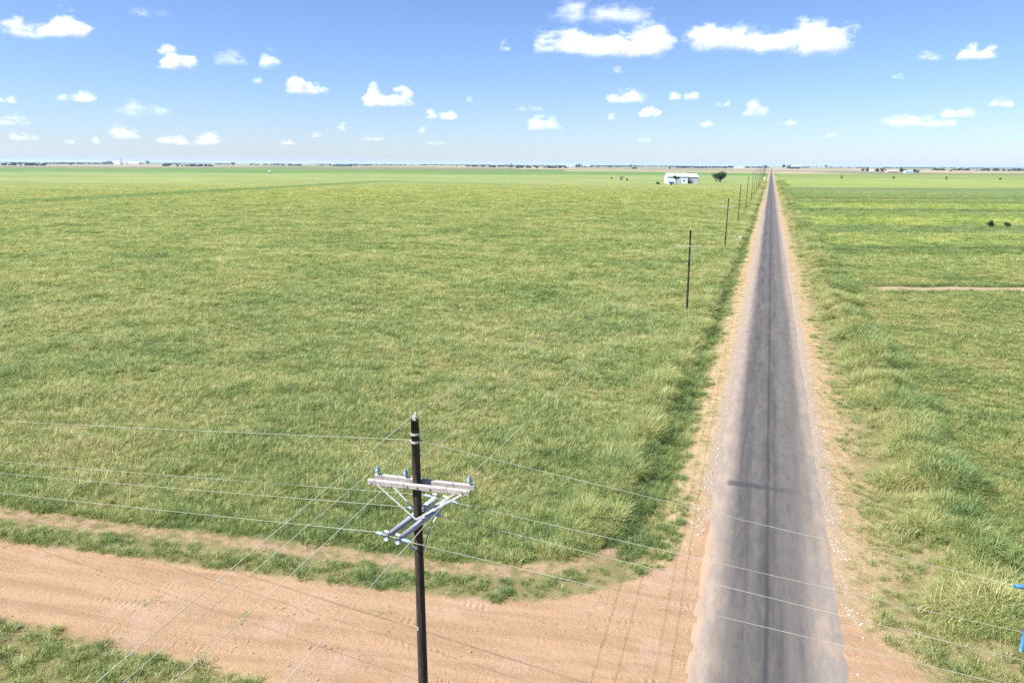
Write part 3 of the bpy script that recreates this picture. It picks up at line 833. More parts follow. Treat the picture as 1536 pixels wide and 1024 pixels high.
# ---- pole of the side line just beyond the right edge
# wires -------------------------------------------------------------
# wires crossing the road: measured end points on the photo edges
def through(px, py, start, plan_dir):
    """where the sight line of a photo pixel meets the upright plane through start along plan_dir"""
    d = ray(px, py); nrm = Vector((-plan_dir.y, plan_dir.x, 0))
    t = nrm.dot(start - Vector(CAM)) / nrm.dot(Vector(d))
    return Vector(CAM + d * t)
def wire(name, pts_spans, label, sag=.55, rad=.0065, group='wires', ):
    mb = MB(); pts = []
    for i, (a, b_) in enumerate(zip(pts_spans[:-1], pts_spans[1:])):
        a, b_ = Vector(a), Vector(b_); L_ = (b_ - a).length
        s_ = sag * (L_ / 73) ** 2; n_ = 24
        for k in range(n_ if i < len(pts_spans) - 2 else n_ + 1):
            t = k / n_; pts.append(a.lerp(b_, t) - Vector((0, 0, 4 * s_ * t * (1 - t))))
    mb.tube(pts, rad, 5)
    return tag(mb.build(name, ALU, None, True), label, 'power line', group)
back = -58.0
lines = []
# pole-top wire
def behind(px, start):
    e = through(px, 1024, Vector(start), Vector((-.03, -1, 0)))
    k = (back - start[1]) / (e.y - start[1])
    q_ = Vector(start) + (e - Vector(start)) * k
    return (q_.x, q_.y, max(q_.z, 6.5) )
tw = [behind(150, (-10, 15.49, TOP + .16)), (-10, 15.49, TOP + .16)] + [(p[0], p[1], p[2] + .2) for p in pole_pos[1:]]
wire('overhead_wire', tw, 'bare wire strung across the pole tops along the road', group='wires of the line along the road', rad=.0085)
for k, (off_, nm) in enumerate(((-1.35, 'leftmost bare wire on the crossarms of the roadside poles'), (-.55, 'bare wire on the middle insulators of the roadside crossarms'), (1.35, 'rightmost bare wire on the crossarms of the roadside poles'))):
    ni = INS_NEAR[k]
    pts = [behind((210, 285, 443)[k], ni), ni] + [(p[0] + off_, p[1] - .14, p[2] - 1.66) for p in pole_pos[1:]]
    wire('overhead_wire', pts, nm, group='wires of the line along the road', rad=.0085)

RDIR = Vector((1, .19, 0)).normalized(); LDIR = Vector((-1, .16, 0)).normalized()
NEUT = NP + Vector((0, 0, 11.07))
side_lines = []
def side_wire(label, startL, startR, pl, pr, sag):
    e1 = through(*pl, startL, LDIR); e2 = through(*pr, startR, RDIR)
    eL = startL + (e1 - startL) * 1.9; eR = startR + (e2 - startR) * (1.10 if 'just below' not in label else .999)
    print('side', label, tuple(round(q_, 1) for q_ in e1), tuple(round(q_, 1) for q_ in e2))
    wire('crossing_wire', [eL, startL] + ([startR] if (startL - startR).length > .01 else []) + [eR], label, sag, group='wires crossing the road')
    return eR
E1 = side_wire('bare wire crossing the road, clamped on the foreground shaft just below its top', NEUT + Vector((-.15, 0, 0)), NEUT + Vector((.15, 0, 0)), (0, 628), (1528, 879), .25)
E2 = side_wire('bare wire crossing the road from the far ends of the grey dead-end arms', DE[(1.20, -1)], DE[(1.20, 1)], (0, 689), (1536, 948), .2)
E3 = side_wire('bare wire crossing the road from the middle of the grey dead-end arms', DE[(.35, -1)], DE[(.35, 1)], (0, 707), (1536, 990), .2)
E4 = side_wire('bare wire crossing the road from the near ends of the grey dead-end arms', DE[(-1.20, -1)], DE[(-1.20, 1)], (0, 737), (1536, 1032), .2)

RP = E1 + RDIR * 1.25; RTOP = RP.z + .12; RP.z = 0
rt = empty('utility_pole', RP, 'pole at the right edge of the photo, holding the crossing wires with a blue insulator', 'utility pole')
shaft(rt, RTOP, .15, .11)
e1 = E1 - RP
mb = MB(); mb.lathe(e1 + RDIR * .02, [(.03, -.12), (.05, -.06), (.065, .04), (.04, .09), (.065, .18), (.07, .26), (.05, .30), (.11, .38), (.04, .44)], 10, RDIR); mb.build('strain_insulator', BLUE, rt, True)
mb = MB(); mb.tube([e1 + RDIR * .45, e1 + RDIR * 1.2], .02, 6); mb.build('wire_clamp', GALV, rt)
sq = Vector((-RDIR.y, RDIR.x, 0))
ZM = ((E2 + E3 + E4) / 3).z
mb = MB(); mb.beam(-sq * 1.15 + Vector((0, 0, ZM)) + RDIR * .12, sq * 1.15 + Vector((0, 0, ZM)) + RDIR * .12, .1, .12); mb.build('crossarm', ARMWOOD, rt)
cq = at(1534, 930, 8.0); 
for E_ in (E2, E3, E4):
    a = E_ - RP; t_ = sq * max(-1.4, min(1.4, sq.dot(a))) + Vector((0, 0, ZM)) + RDIR * .12
    mb = MB(); mb.tube([a, a.lerp(t_, .5), t_], [.045, .06, .045], 8); mb.build('strain_insulator', INSUL, rt, True)
c0 = E2 - RP
mb = MB(); p_ = through(1541, 930, E1, RDIR) - RP
mb.tube([p_, p_ - Vector((0, 0, .45)), p_ - Vector((0, 0, .9))], [.035, .045, .035], 10); mb.build('cutout_switch', BLUE, rt, True)
mb = MB(); mb.tube([p_ - Vector((0, 0, .45)), Vector((0, 0, p_.z - .45))], .03, 6); mb.build('bracket', GALV, rt, True)

# ------------------------------------------------------------------ sky, sun
SUN_EL = math.radians(55)
to_sun = Vector((-.74, -.67, 0)).normalized() * math.cos(SUN_EL) + Vector((0, 0, math.sin(SUN_EL)))
sun = bpy.data.lights.new('sun', 'SUN'); sun.energy = 5.0; sun.angle = math.radians(.5); sun.color = (1, .965, .91)
so = bpy.data.objects.new('sun', sun); COL.objects.link(so)
so.rotation_euler = to_sun.to_track_quat('Z', 'Y').to_euler(); so.location = (-40, -40, 80)
world = bpy.data.worlds.new('World'); scene.world = world; world.use_nodes = True
wn = world.node_tree; wn.nodes.clear()
sky = wn.nodes.new('ShaderNodeTexSky'); sky.sky_type = 'NISHITA'; sky.sun_disc = False
sky.sun_elevation = SUN_EL; sky.sun_rotation = math.atan2(to_sun.x, to_sun.y)
sky.air_density = 1.0; sky.dust_density = .25; sky.ozone_density = 3.0; sky.altitude = 0
bg = wn.nodes.new('ShaderNodeBackground'); bg.inputs[1].default_value = .060
wo = wn.nodes.new('ShaderNodeOutputWorld')
gain = wn.nodes.new('ShaderNodeMix'); gain.data_type = 'RGBA'; gain.blend_type = 'MULTIPLY'; gain.inputs[0].default_value = 1
gain.inputs[7].default_value = (.70, .785, 1.04, 1)
wn.links.new(sky.outputs[0], gain.inputs[6]); wn.links.new(gain.outputs[2], bg.inputs[0]); wn.links.new(bg.outputs[0], wo.inputs[0])

# ------------------------------------------------------------------ camera
cd = bpy.data.cameras.new('camera'); cd.sensor_width = 36; cd.lens = 36 * F_PX / 1536
cd.clip_start = .5; cd.clip_end = 300000
co = bpy.data.objects.new('camera', cd); COL.objects.link(co)
M = Matrix(((BR[0], BU[0], -BF[0], CAM[0]), (BR[1], BU[1], -BF[1], CAM[1]), (BR[2], BU[2], -BF[2], CAM[2]), (0, 0, 0, 1)))
co.matrix_world = M
scene.camera = co
vs = scene.view_settings
vs.view_transform = 'Standard'; vs.look = 'None'; vs.gamma = 1.0; vs.use_curve_mapping = False; vs.exposure = 1.45
scene.cycles.use_denoising = False
scene.cycles.max_bounces = 8; scene.cycles.diffuse_bounces = 3; scene.cycles.transmission_bounces = 4
scene.cycles.transparent_max_bounces = 8
#@@TAIL
# ------------------------------------------------------------------ clouds
def cloud_material(name, sigma, lobes, seed, soft):
    """vapour: a union of ellipsoids eaten away by fractal noise, cut flat at the base (object space, unit = cloud height)"""
    m, nt, N, L = new_mat(name); b = NB(nt)
    co_ = b.node('ShaderNodeTexCoord').outputs['Object']
    x, y, z = b.sep(co_)
    f = None
    for cx, cy, rx, ry, rz in lobes:
        def sq(v, c, r_):
            k = b.math('DIVIDE', b.math('SUBTRACT', v, c), r_); return b.math('MULTIPLY', k, k)
        q_ = b.math('ADD', b.math('ADD', sq(x, cx, rx), sq(y, cy, ry)), sq(z, 0.0, rz))
        g_ = b.math('SUBTRACT', 1.0, q_)
        f = g_ if f is None else b.math('SMOOTH_MAX', f, g_, .15)
    off = b.node('ShaderNodeVectorMath', operation='ADD'); L.new(co_, off.inputs[0]); off.inputs[1].default_value = (seed * 5.3, seed * 2.1, seed * 9.7)
    n_ = b.noise(b.scale(off.outputs[0], (.55, .55, 1)), 2.2, 8, .68)
    n2 = b.noise(off.outputs[0], .45, 2, .5)
    f = b.math('ADD', f, b.math('MULTIPLY', b.math('SUBTRACT', n_, .555), 4.2))
    f = b.math('ADD', f, b.math('MULTIPLY', b.math('SUBTRACT', n2, .5), .9))
    zb = b.math('ADD', z, b.math('MULTIPLY', b.math('SUBTRACT', n_, .5), .35))
    den = b.math('MULTIPLY', b.ss(f, 0.0, soft), b.ss(zb, -.14, .30))
    v = N.new('ShaderNodeVolumeScatter'); v.inputs['Color'].default_value = (.95, .955, .965, 1)
    L.new(b.math('MULTIPLY', den, sigma), v.inputs['Density']); v.inputs['Anisotropy'].default_value = .0
    o = N.new('ShaderNodeOutputMaterial'); L.new(v.outputs[0], o.inputs['Volume'])
    return m
CLOUD_BASE = 1500.0
def cloud(px, py_base, wpx, hpx, tau, label, lobes=None, seed=0):
    r = random.Random(seed * 7 + 3)
    p = at(px, py_base, CLOUD_BASE)
    d = p - Vector(CAM); depth = Vector(BF).dot(d); s = depth / F_PX
    Hh = hpx * s; asp = wpx / 2 / hpx
    if lobes is None:
        lobes = [(r.uniform(-.45, .45), r.uniform(.75, 1.0), r.uniform(.4, .6)), (r.uniform(-.6, -.2), r.uniform(.5, .9), r.uniform(.3, .45)), (r.uniform(.2, .6), r.uniform(.5, .9), r.uniform(.3, .45))]
        if wpx < 40: lobes = lobes[:2]
        mx = max(l[1] for l in lobes); lobes = [(a, b_ / mx, c) for a, b_, c in lobes]
    L5 = []
    for c, h, w_ in lobes:
        rx = max(w_ * 1.25 * asp, .45); L5.append((c * asp, r.uniform(-.25, .25) * asp, rx, max(rx * r.uniform(.6, .9), .6), h * 1.06))
    K, S = 12, 40; G_ = 1.45
    def topz(x, y):
        return max(rz * math.sqrt(max(0, G_ - ((x - cx) / rx) ** 2 - ((y - cy) / ry) ** 2)) for cx, cy, rx, ry, rz in L5)
    vt, vb = [], []
    for i in range(S):
        th = 2 * math.pi * i / S; R_ = 0
        for k in range(120):
            q_ = k * asp * 2.2 / 120
            if topz(q_ * math.cos(th), q_ * math.sin(th)) > 0: R_ = q_
        R_ = max(R_, .2) * 1.03
        for k in range(K + 1):
            u = (k / K) ** .7 * R_; x_, y_ = u * math.cos(th), u * math.sin(th)
            tz = topz(x_, y_) * 1.03
            vt.append((x_, y_, tz if k < K else 0.0)); vb.append((x_, y_, -.22 if k < K else 0.0))
    nv = len(vt); fs = []
    for i in range(S):
        for k in range(K):
            a, b_, c, d_ = i*(K+1) + k, i*(K+1) + k + 1, ((i+1) % S)*(K+1) + k + 1, ((i+1) % S)*(K+1) + k
            fs.append((a, b_, c, d_)); fs.append((a + nv, d_ + nv, c + nv, b_ + nv))
    me = bpy.data.meshes.new('cloud'); me.from_pydata(vt + vb, [], fs)
    bm = bmesh.new(); bm.from_mesh(me)
    bmesh.ops.remove_doubles(bm, verts=bm.verts, dist=1e-5)
    bmesh.ops.dissolve_degenerate(bm, dist=1e-6, edges=bm.edges)
    bmesh.ops.recalc_face_normals(bm, faces=bm.faces); bm.to_mesh(me); bm.free()
    me.materials.append(cloud_material('cloud_vapour', tau * (.62 if tau >= 8 else .36) / (Hh * max(asp, 1) ** .5), L5, seed, 1.1))
    o = bpy.data.objects.new('cloud', me); COL.objects.link(o); o.location = p; o.rotation_euler = (0, 0, YAW); o.scale = (Hh, Hh, Hh)
    return tag(o, label, 'cloud', 'fair weather clouds')
CLOUDS = [
 (68, 53, 146, 40, 9, 'bright flat-based cloud with two humps at the top left corner of the sky', [(-.45, .62, .42), (.55, 1, .36), (.05, .55, .4)]),
 (266, 101, 98, 34, 9, 'bright domed cloud with a flat base, right of the top left corner cloud', [(-.2, 1, .45), (.4, .6, .4)]),
 (350, 97, 66, 22, 1.6, 'thin smudged cloud between the bright dome and a small round cloud', None),
 (405, 100, 44, 28, 5, 'small round cloud at the right end of a thin smudged cloud', [(-.2, 1, .5), (.4, .6, .4)]),
 (392, 125, 36, 11, 2.5, 'faint little flat cloud just left of a bright peaked cloud', None),
 (460, 138, 76, 29, 9, 'bright cloud peaked on its left side, left of the two-humped middle cloud', [(-.4, 1, .38), (.25, .6, .5)]),
 (585, 158, 90, 30, 9, 'bright two-humped cloud in the middle of the sky', [(-.5, 1, .36), (.5, .85, .42), (0, .6, .4)]),
 (660, 179, 54, 15, 7, 'small flat cloud below and right of the two-humped middle cloud', None),
 (762, 77, 30, 18, 2.5, 'small hazy puff left of the largest stacked clouds', None),
 (893, 35, 190, 38, 4, 'broad cloud cut by the top edge of the photo, stacked over the largest cloud', [(-.3, 1, .4), (.55, .75, .35), (.1, .8, .4)]),
 (903, 79, 210, 48, 10, 'largest bright cloud with a long flat base, high right of centre', [(-.55, .72, .38), (.1, .8, .4), (.62, 1, .34)]),
 (1162, 72, 262, 46, 8, 'long wide bright cloud high above the far end of the road', [(-.55, .7, .45), (.55, 1, .34), (.0, .55, .5)]),
 (1396, 89, 54, 14, 2.5, 'thin faint cloud left of a bright oval cloud, high on the right', None),
 (1466, 87, 66, 23, 8, 'bright oval cloud high near the right edge', [(-.4, 1, .5), (.4, .75, .4)]),
 (935, 153, 90, 19, 7, 'long bright cloud below the largest cloud', None),
 (980, 174, 52, 18, 8, 'bright small cloud just below the right end of a longer cloud', None),
 (1026, 150, 50, 15, 6, 'flat oval cloud right of the long bright cloud under the largest cloud', None),
 (812, 194, 78, 23, 5, 'wide soft cloud low in the sky, left of the long bright cloud', None),
 (1060, 190, 38, 10, 5, 'little flat cloud low above the white barn', None),
 (1131, 174, 48, 26, 4, 'soft square-looking cloud low above the far end of the road', None),
 (1085, 159, 30, 11, 4, 'little oval cloud just left of the soft square-looking cloud', None),
 (1180, 188, 40, 10, 1.8, 'faint flat cloud just right of the soft square-looking cloud', None),
 (1440, 175, 66, 22, 6, 'bright lumpy cloud low on the right, above a long thin one', None),
 (1380, 189, 132, 18, 3, 'long thin ragged cloud low on the right', None),
 (1500, 159, 42, 15, 4, 'small slanting cloud at the right edge, right of the lumpy one', None),
 (107, 152, 62, 16, 4, 'flat oval cloud low on the left, below the corner cloud', None),
 (10, 154, 40, 13, 4, 'cloud cut by the left edge, upper of the stack there', None),
 (210, 172, 104, 24, 2, 'wide faint cloud low on the left, above a row of puffs', None),
 (20, 187, 60, 19, 4, 'ragged cloud cut by the left edge, middle of the stack there', None),
 (190, 207, 62, 20, 4.5, 'soft cloud low on the left above the grain elevator', None),
 (150, 215, 26, 16, 4, 'little round puff touching the soft cloud above the grain elevator', None),
 (285, 216, 104, 21, 4.5, 'long low cloud with a brighter right end, right of the grain elevator', [(.5, 1, .4), (-.4, .6, .5)]),
 (42, 210, 46, 13, 2.5, 'faint cloud near the left edge, lowest of the stack there', None),
 (515, 195, 24, 14, 3, 'tiny puff low in the sky left of centre, highest of three', None),
 (475, 206, 26, 10, 3, 'tiny flat puff low in the sky left of centre, middle of three', None),
 (430, 217, 28, 10, 3.5, 'tiny flat puff low in the sky left of centre, lowest of three', None),
 (560, 211, 48, 9, 1.8, 'faint thin cloud low in the middle of the sky', None),
 (636, 199, 24, 11, 3, 'tiny puff under the small flat cloud in the middle of the sky', None),
 (710, 154, 26, 12, 1.8, 'tiny faint puff right of the two-humped middle cloud', None),
 (918, 180, 22, 12, 2.5, 'tiny puff left of the bright small cloud under the long bright one', None),
 (967, 213, 28, 9, 1.8, 'faint low speck of cloud above and left of the white barn', None),
 (1250, 206, 26, 10, 2.5, 'tiny faint cloud low in the right half, right of the road', None),
 (1348, 118, 28, 10, 1.8, 'faint speck of cloud high on the right, below the thin faint one', None),
 (930, 110, 26, 13, 1.5, 'faint speck of cloud directly below the largest cloud', None),
 (795, 166, 56, 8, 1.5, 'faint streak of cloud above the wide soft cloud', None),
 (105, 216, 24, 9, 2, 'tiny low speck of cloud left of the grain elevator', None),
 (650, 217, 46, 7, 1.2, 'faint low streak of cloud in the middle of the sky', None),
 (225, 24, 80, 14, .8, 'barely visible veil of cloud above the bright dome', None),
]
for k, (px, py, w_, h_, tau, lb, lobes) in enumerate(CLOUDS):
    cloud(px, py, w_, h_, tau, lb, lobes, k)

# ------------------------------------------------------------------ far buildings and trees
WHITE_METAL = simple_mat('white_sheet_metal', (.60, .62, .64), (.70, .71, .72), .4, .5, stretch=(3, 1, .3))
GREY_METAL = simple_mat('grey_sheet_metal', (.36, .40, .46), (.44, .48, .54), .4, .5, stretch=(3, 1, .3))
ROOF_METAL = simple_mat('pale_metal_roof', (.56, .60, .66), (.66, .69, .74), .3, .4)
DARK = simple_mat('dark_opening', (.03, .035, .045), (.05, .055, .065), 1, .7)
BRICK = simple_mat('tan_wall', (.34, .24, .19), (.42, .31, .25), 1, .8)
BLUEROOF = simple_mat('blue_roof', (.20, .30, .42), (.26, .36, .47), .5, .5)
CONC = simple_mat('pale_concrete', (.48, .48, .46), (.56, .55, .52), .2, .8)
BARK = simple_mat('grey_bark', (.075, .06, .05), (.13, .11, .09), 2, .9)
def leaf_mat(name, c1, c2):
    m, nt, N, L = new_mat(name); b = NB(nt)
    col = b.mix(b.ss(b.noise(b.pos(), .8, 3), .35, .65), c1, c2)
    d = b.node('ShaderNodeBsdfDiffuse'); L.new(col, d.inputs[0])
    t = b.node('ShaderNodeBsdfTranslucent'); L.new(col, t.inputs[0])
    mx = b.node('ShaderNodeMixShader'); mx.inputs[0].default_value = .2
    L.new(d.outputs[0], mx.inputs[1]); L.new(t.outputs[0], mx.inputs[2])
    L.new(mx.outputs[0], b.node('ShaderNodeOutputMaterial').inputs[0])
    return m
LEAF_DARK = leaf_mat('dark_tree_leaves', (.022, .036, .016), (.042, .060, .024))
LEAF_MID = leaf_mat('bush_leaves', (.05, .075, .028), (.085, .11, .042))

def crown_mb(h, rad, base, seed, blobs=11, leaves=150, leaf=.5):
    r = random.Random(seed); mb = MB()
    for k in range(blobs):
        a = r.uniform(0, 6.28); rr = rad * r.uniform(.1, .72); cz = base + (h - base) * r.uniform(.22, .8)
        c = Vector((rr * math.cos(a), rr * math.sin(a), cz)); br = rad * r.uniform(.28, .5)
        for j in range(leaves):
            d = Vector((r.gauss(0, 1), r.gauss(0, 1), r.gauss(0, .75))).normalized() * br * r.uniform(.55, 1.05)
            p = c + d; n_ = (d.normalized() + Vector((r.uniform(-.7, .7), r.uniform(-.7, .7), r.uniform(-.4, .8)))).normalized()
            s = n_.cross(Vector((.3, .2, 1))).normalized() * leaf * r.uniform(.5, 1.1); t = n_.cross(s).normalized() * leaf * r.uniform(.4, .9)
            mb.add([p - s, p - t, p + s, p + t], [(0, 1, 2, 3)])
    return mb
def trunk_mb(h, rad, base, seed, tr):
    r = random.Random(seed); mb = MB()
    mb.tube([(0, 0, -.4), (.05 * h * r.uniform(-1, 1) * .3, 0, base * .6), (0, 0, base + (h - base) * .45)], [tr * 1.25, tr, tr * .5], 8)
    for k in range(5):
        a = r.uniform(0, 6.28); z0 = base * r.uniform(.75, 1.1)
        mb.tube([(0, 0, z0), (rad * .35 * math.cos(a), rad * .35 * math.sin(a), z0 + (h - base) * .25), (rad * .65 * math.cos(a), rad * .65 * math.sin(a), z0 + (h - base) * .45)], [tr * .5, tr * .3, tr * .12], 6)
    return mb
def tree(name, loc, h, rad, base, label, cat='tree', group=None, seed=0, mat=None, leaf=.5, blobs=11, leaves=150, tr=.35):
    rt = empty(name, loc, label, cat, group)
    trunk_mb(h, rad, base, seed, tr).build('trunk', BARK, rt, True)
    crown_mb(h, rad, base, seed, blobs, leaves, leaf).build('crown', mat or LEAF_DARK, rt)
    return rt
def copy_tree(o, loc, rz, sc, label, group=None):
    c = o.copy(); COL.objects.link(c); c.location = loc; c.rotation_euler = (0, 0, rz); c.scale = (sc, sc, sc); c['label'] = label
    if group: c['group'] = group
    elif 'group' in c: del c['group']
    for ch in children(o):
        k = ch.copy(); COL.objects.link(k); k.parent = c
    return c

def gable(parent, x0, x1, y0, y1, eave, ridge, wall_mat, roof_mat, nm='wall'):
    """walls with gable ends, ridge along x, roof as two thick sheets"""
    mb = MB(); ym = (y0 + y1) / 2
    mb.add([(x0, y0, -.3), (x1, y0, -.3), (x1, y1, -.3), (x0, y1, -.3), (x0, y0, eave), (x1, y0, eave), (x1, y1, eave), (x0, y1, eave), (x0, ym, ridge), (x1, ym, ridge)],
           [(0, 1, 5, 4), (2, 3, 7, 6), (1, 2, 6, 9, 5), (3, 0, 4, 8, 7)])
    mb.build(nm, wall_mat, parent)
    mb = MB(); o_ = .5; t_ = .12; k = (ridge - eave) / (ym - y0)
    for s, ye in ((1, y0 - o_), (-1, y1 + o_)):
        ze = eave - o_ * k + .06
        mb.add([(x0 - o_, ye, ze), (x1 + o_, ye, ze), (x1 + o_, ym, ridge + .06), (x0 - o_, ym, ridge + .06),
                (x0 - o_, ye, ze + t_), (x1 + o_, ye, ze + t_), (x1 + o_, ym, ridge + .06 + t_), (x0 - o_, ym, ridge + .06 + t_)],
               [(0, 1, 2, 3), (7, 6, 5, 4), (0, 4, 5, 1), (1, 5, 6, 2), (2, 6, 7, 3), (3, 7, 4, 0)])
    mb.build('roof', roof_mat, parent)
def panel(parent, name, c, size, mat):
    mb = MB(); mb.box(c, size); return mb.build(name, mat, parent)

SLATE = simple_mat('slate_grey_door', (.16, .19, .23), (.22, .25, .29), 1, .6)
# white barn by the road
face = math.radians(20)
bl = at(1001, 275.3); br_ = at(1047, 274.4); bl.z = br_.z = 0
dirb = Vector((math.cos(YAW), math.sin(YAW), 0))
BLEN = (br_ - bl).length * .97
depth_b = Vector(BF).dot(bl - Vector(CAM)); k_b = depth_b / F_PX
BLEN = 46 * k_b; BH = 15 * k_b
bloc = bl
barn = empty('barn', bloc, 'long white metal barn standing in the far pasture left of the road', 'barn', None, YAW)
m1 = BLEN * .66
gable(barn, 0, m1, 0, 16, BH * .70, BH * .98, WHITE_METAL, ROOF_METAL)
gable(barn, m1 + .6, BLEN, 1.5, 15, BH * .66, BH * .92, GREY_METAL, ROOF_METAL, 'annex_wall')
panel(barn, 'door', (m1 * .56, -.06, 2.2), (4.6, .14, 4.4), GREY_METAL)
panel(barn, 'door', (m1 + 4.0, 1.44, 1.9), (3.6, .14, 3.8), SLATE)
panel(barn, 'dark_strip', (m1 + .3, -.05, BH * .32), (.35, .25, BH * .64), DARK)  # dark upright strip dividing the two barn parts
for fx in (.14, .30, .82):
    w = panel(barn, 'window', (m1 * fx, -.05, 3.0), (1.6, .12, 1.3), DARK)
lean_p = at(1003, 277.5)
shed = empty('shed', lean_p, 'small grey shed in front of the left end of the white barn', 'shed', None, YAW)
gable(shed, 0, 5.5, 0, 5, 3.2, 4.6, GREY_METAL, BLUEROOF)
panel(shed, 'door', (2.6, -.05, 1.2), (1.5, .1, 2.2), DARK)
tree('tree', at(1014, 277), 9.5, 3.4, 3.2, 'thin dark tree leaning in front of the white barn', seed=5, leaf=.5, blobs=6, leaves=70)
tree('tree', at(1080, 273.5), 10.5, 9.5, 2.6, 'dark round-crowned tree standing alone right of the white barn', seed=9, leaf=.55, blobs=15, leaves=170, tr=.6)
for px, py, s_, lb in ((987, 277, 2.0, 'low dark scrub at the left corner of the white barn'), (1044, 275, 2.8, 'dark bush at the right end of the white barn'), (1035, 275.5, 2.2, 'dark bush in front of the grey right part of the white barn')):
    tree('bush', at(px, py), s_ * 1.4, s_ * 1.2, .4, lb, 'bush', None, int(px), LEAF_DARK, .35, 6, 60, .12)

# leafless grey mesquite
bt = empty('bare_tree', at(931, 271), 'leafless grey bushy tree in the pasture left of the white barn', 'tree')
mb = MB(); r_ = random.Random(4)
for k in range(10):
    a = r_.uniform(0, 6.28); le = r_.uniform(.2, .95); h0 = r_.uniform(5, 8.5)
    tip = Vector((math.cos(a) * math.sin(le), math.sin(a) * math.sin(le), math.cos(le))) * h0
    mb.tube([(0, 0, -.3), tip * .5 + Vector((r_.uniform(-.5, .5), 0, .3)), tip], [.28, .18, .05], 5)
    for j in range(10):
        q0 = tip * r_.uniform(.35, .95); d = Vector((r_.uniform(-1, 1), r_.uniform(-1, 1), r_.uniform(-.1, 1))).normalized() * r_.uniform(1, 2.2)
        mb.tube([q0, q0 + d * .6, q0 + d], [.10, .07, .03], 4)
mb.build('branches', simple_mat('grey_dead_wood', (.20, .18, .15), (.28, .25, .21), 1, .9), bt)
tree('bush', at(917, 269), 2.6, 2.0, .4, 'small dark bush just left of the leafless grey tree', 'bush', None, 3, LEAF_DARK, .4, 5, 60, .12)
tree('bush', at(940, 271), 2.4, 2.4, .4, 'small dark bush at the foot of the leafless grey tree, on its right', 'bush', None, 8, LEAF_MID, .4, 5, 60, .12)

# dark upright shrubs standing in the right field
for px, py, hpx, rad, lb in ((1262.5, 270, 9, 1.5, 'slim dark tree in the right field, tallest and nearest the road of a spaced row'), (1340, 269, 5, 1.7, 'small dark bush in the right field in front of the far farmhouses'),
                             (1419.5, 270, 6, 1.5, 'upright dark bush in the right field, third of a widely spaced row from the road'), (1500, 270.5, 4.5, 2.2, 'low wide dark bush in the right field, nearest the right edge')):
    p = at(px, py); s_ = Vector(BF).dot(p - Vector(CAM)) / F_PX
    tree('bush', p, hpx * s_, rad, .5, lb, 'bush', 'dark bushes spaced across the right field', int(px), LEAF_DARK, .42, 8, 70, .15)
for px, py, lb in ((1484, 341, 'round dark bush on the strip edge in the right field, larger of a pair'), (1510, 341, 'little dark bush right of a larger one on the strip edge in the right field')):
    sc = 1.25 if px == 1484 else .9
    tree('bush', at(px, py), 1.9 * sc, 1.3 * sc, .2, lb, 'bush', None, px, LEAF_MID, .2, 7, 90, .06)

# small white tank trailer far left
p = at(405, 259.2)
tk = empty('tank_trailer', p, 'small white tank trailer alone in the dark green far left field', 'trailer', None, YAW)
mb = MB(); mb.tube([(-2.6, 0, 2.3), (-2.3, 0, 2.3), (2.3, 0, 2.3), (2.6, 0, 2.3)], [.7, 1.25, 1.25, .7], 14); mb.build('tank', WHITE_METAL, tk, True)
mb = MB(); mb.box((0, 0, .95), (5.6, 1.7, .25)); mb.beam((2.8, 0, .9), (4.6, 0, .6), .2, .2); mb.build('chassis', DARK, tk)
for sx in (-1.2, 1.2):
    for sy in (-.95, .95):
        mb = MB(); mb.tube([(sx, sy - .15, .5), (sx, sy + .15, .5)], .5, 14); mb.build('wheel', DARK, tk)

# farmhouses to the right, two kilometres off
def house(px, py, wpx, hpx, wall, roof, label, rz=YAW, name='farmhouse'):
    p = at(px, py); s_ = Vector(BF).dot(p - Vector(CAM)) / F_PX
    w_, h_ = wpx * s_, hpx * s_
    h = empty(name, p, label, name.replace('_', ' '), None, rz)
    gable(h, -w_/2, w_/2, 0, w_ * .5, h_ * .55, h_, wall, roof)
    panel(h, 'door', (w_ * .08, -.06, 1.3), (1.6, .14, 2.6), DARK)
    for fx in (-.32, .33): panel(h, 'window', (w_ * fx, -.06, h_ * .3), (w_ * .13, .14, h_ * .22), DARK)
    return h
house(1339, 259.2, 15, 3.6, BRICK, simple_mat('pinkish_roof', (.42, .33, .32), (.5, .4, .38), .5, .7), 'tan farmhouse with pinkish roof among trees beyond the right field')
house(1364, 259.6, 12, 3.8, WHITE_METAL, BLUEROOF, 'white farmhouse with blue roof beyond the right field, right of a tan one')
house(1307, 257.4, 5, 2.2, WHITE_METAL, ROOF_METAL, 'tiny white outbuilding at the left end of the far farmhouses', name='outbuilding')
house(856, 250.8, 13, 3.6, WHITE_METAL, BLUEROOF, 'white shed with blue roof on the far plain left of the barn', name='shed')
house(880, 250.2, 10, 2.0, GREY_METAL, ROOF_METAL, 'low grey shed on the far plain right of a blue-roofed one', name='shed')
house(512, 249.6, 26, 2.0, simple_mat('dark_brown_wall', (.09, .06, .045), (.12, .08, .06), .5, .8), DARK, 'long low dark shed on the dry fields left of centre', name='shed')
house(728, 248.4, 12, 1.6, simple_mat('dark_red_wall', (.10, .06, .05), (.13, .08, .07), .5, .8), DARK, 'short low dark shed on the dry fields in the middle of the horizon', name='shed')
house(1110, 252.3, 14, 2.4, WHITE_METAL, ROOF_METAL, 'white shed near the horizon just left of the road end', name='shed')
house(1196, 250.6, 13, 2.6, WHITE_METAL, ROOF_METAL, 'white shed near the horizon just right of the road end', name='shed')
house(1222, 250.4, 9, 2.2, GREY_METAL, BLUEROOF, 'small blue-roofed shed near the horizon, right of a white one', name='shed')

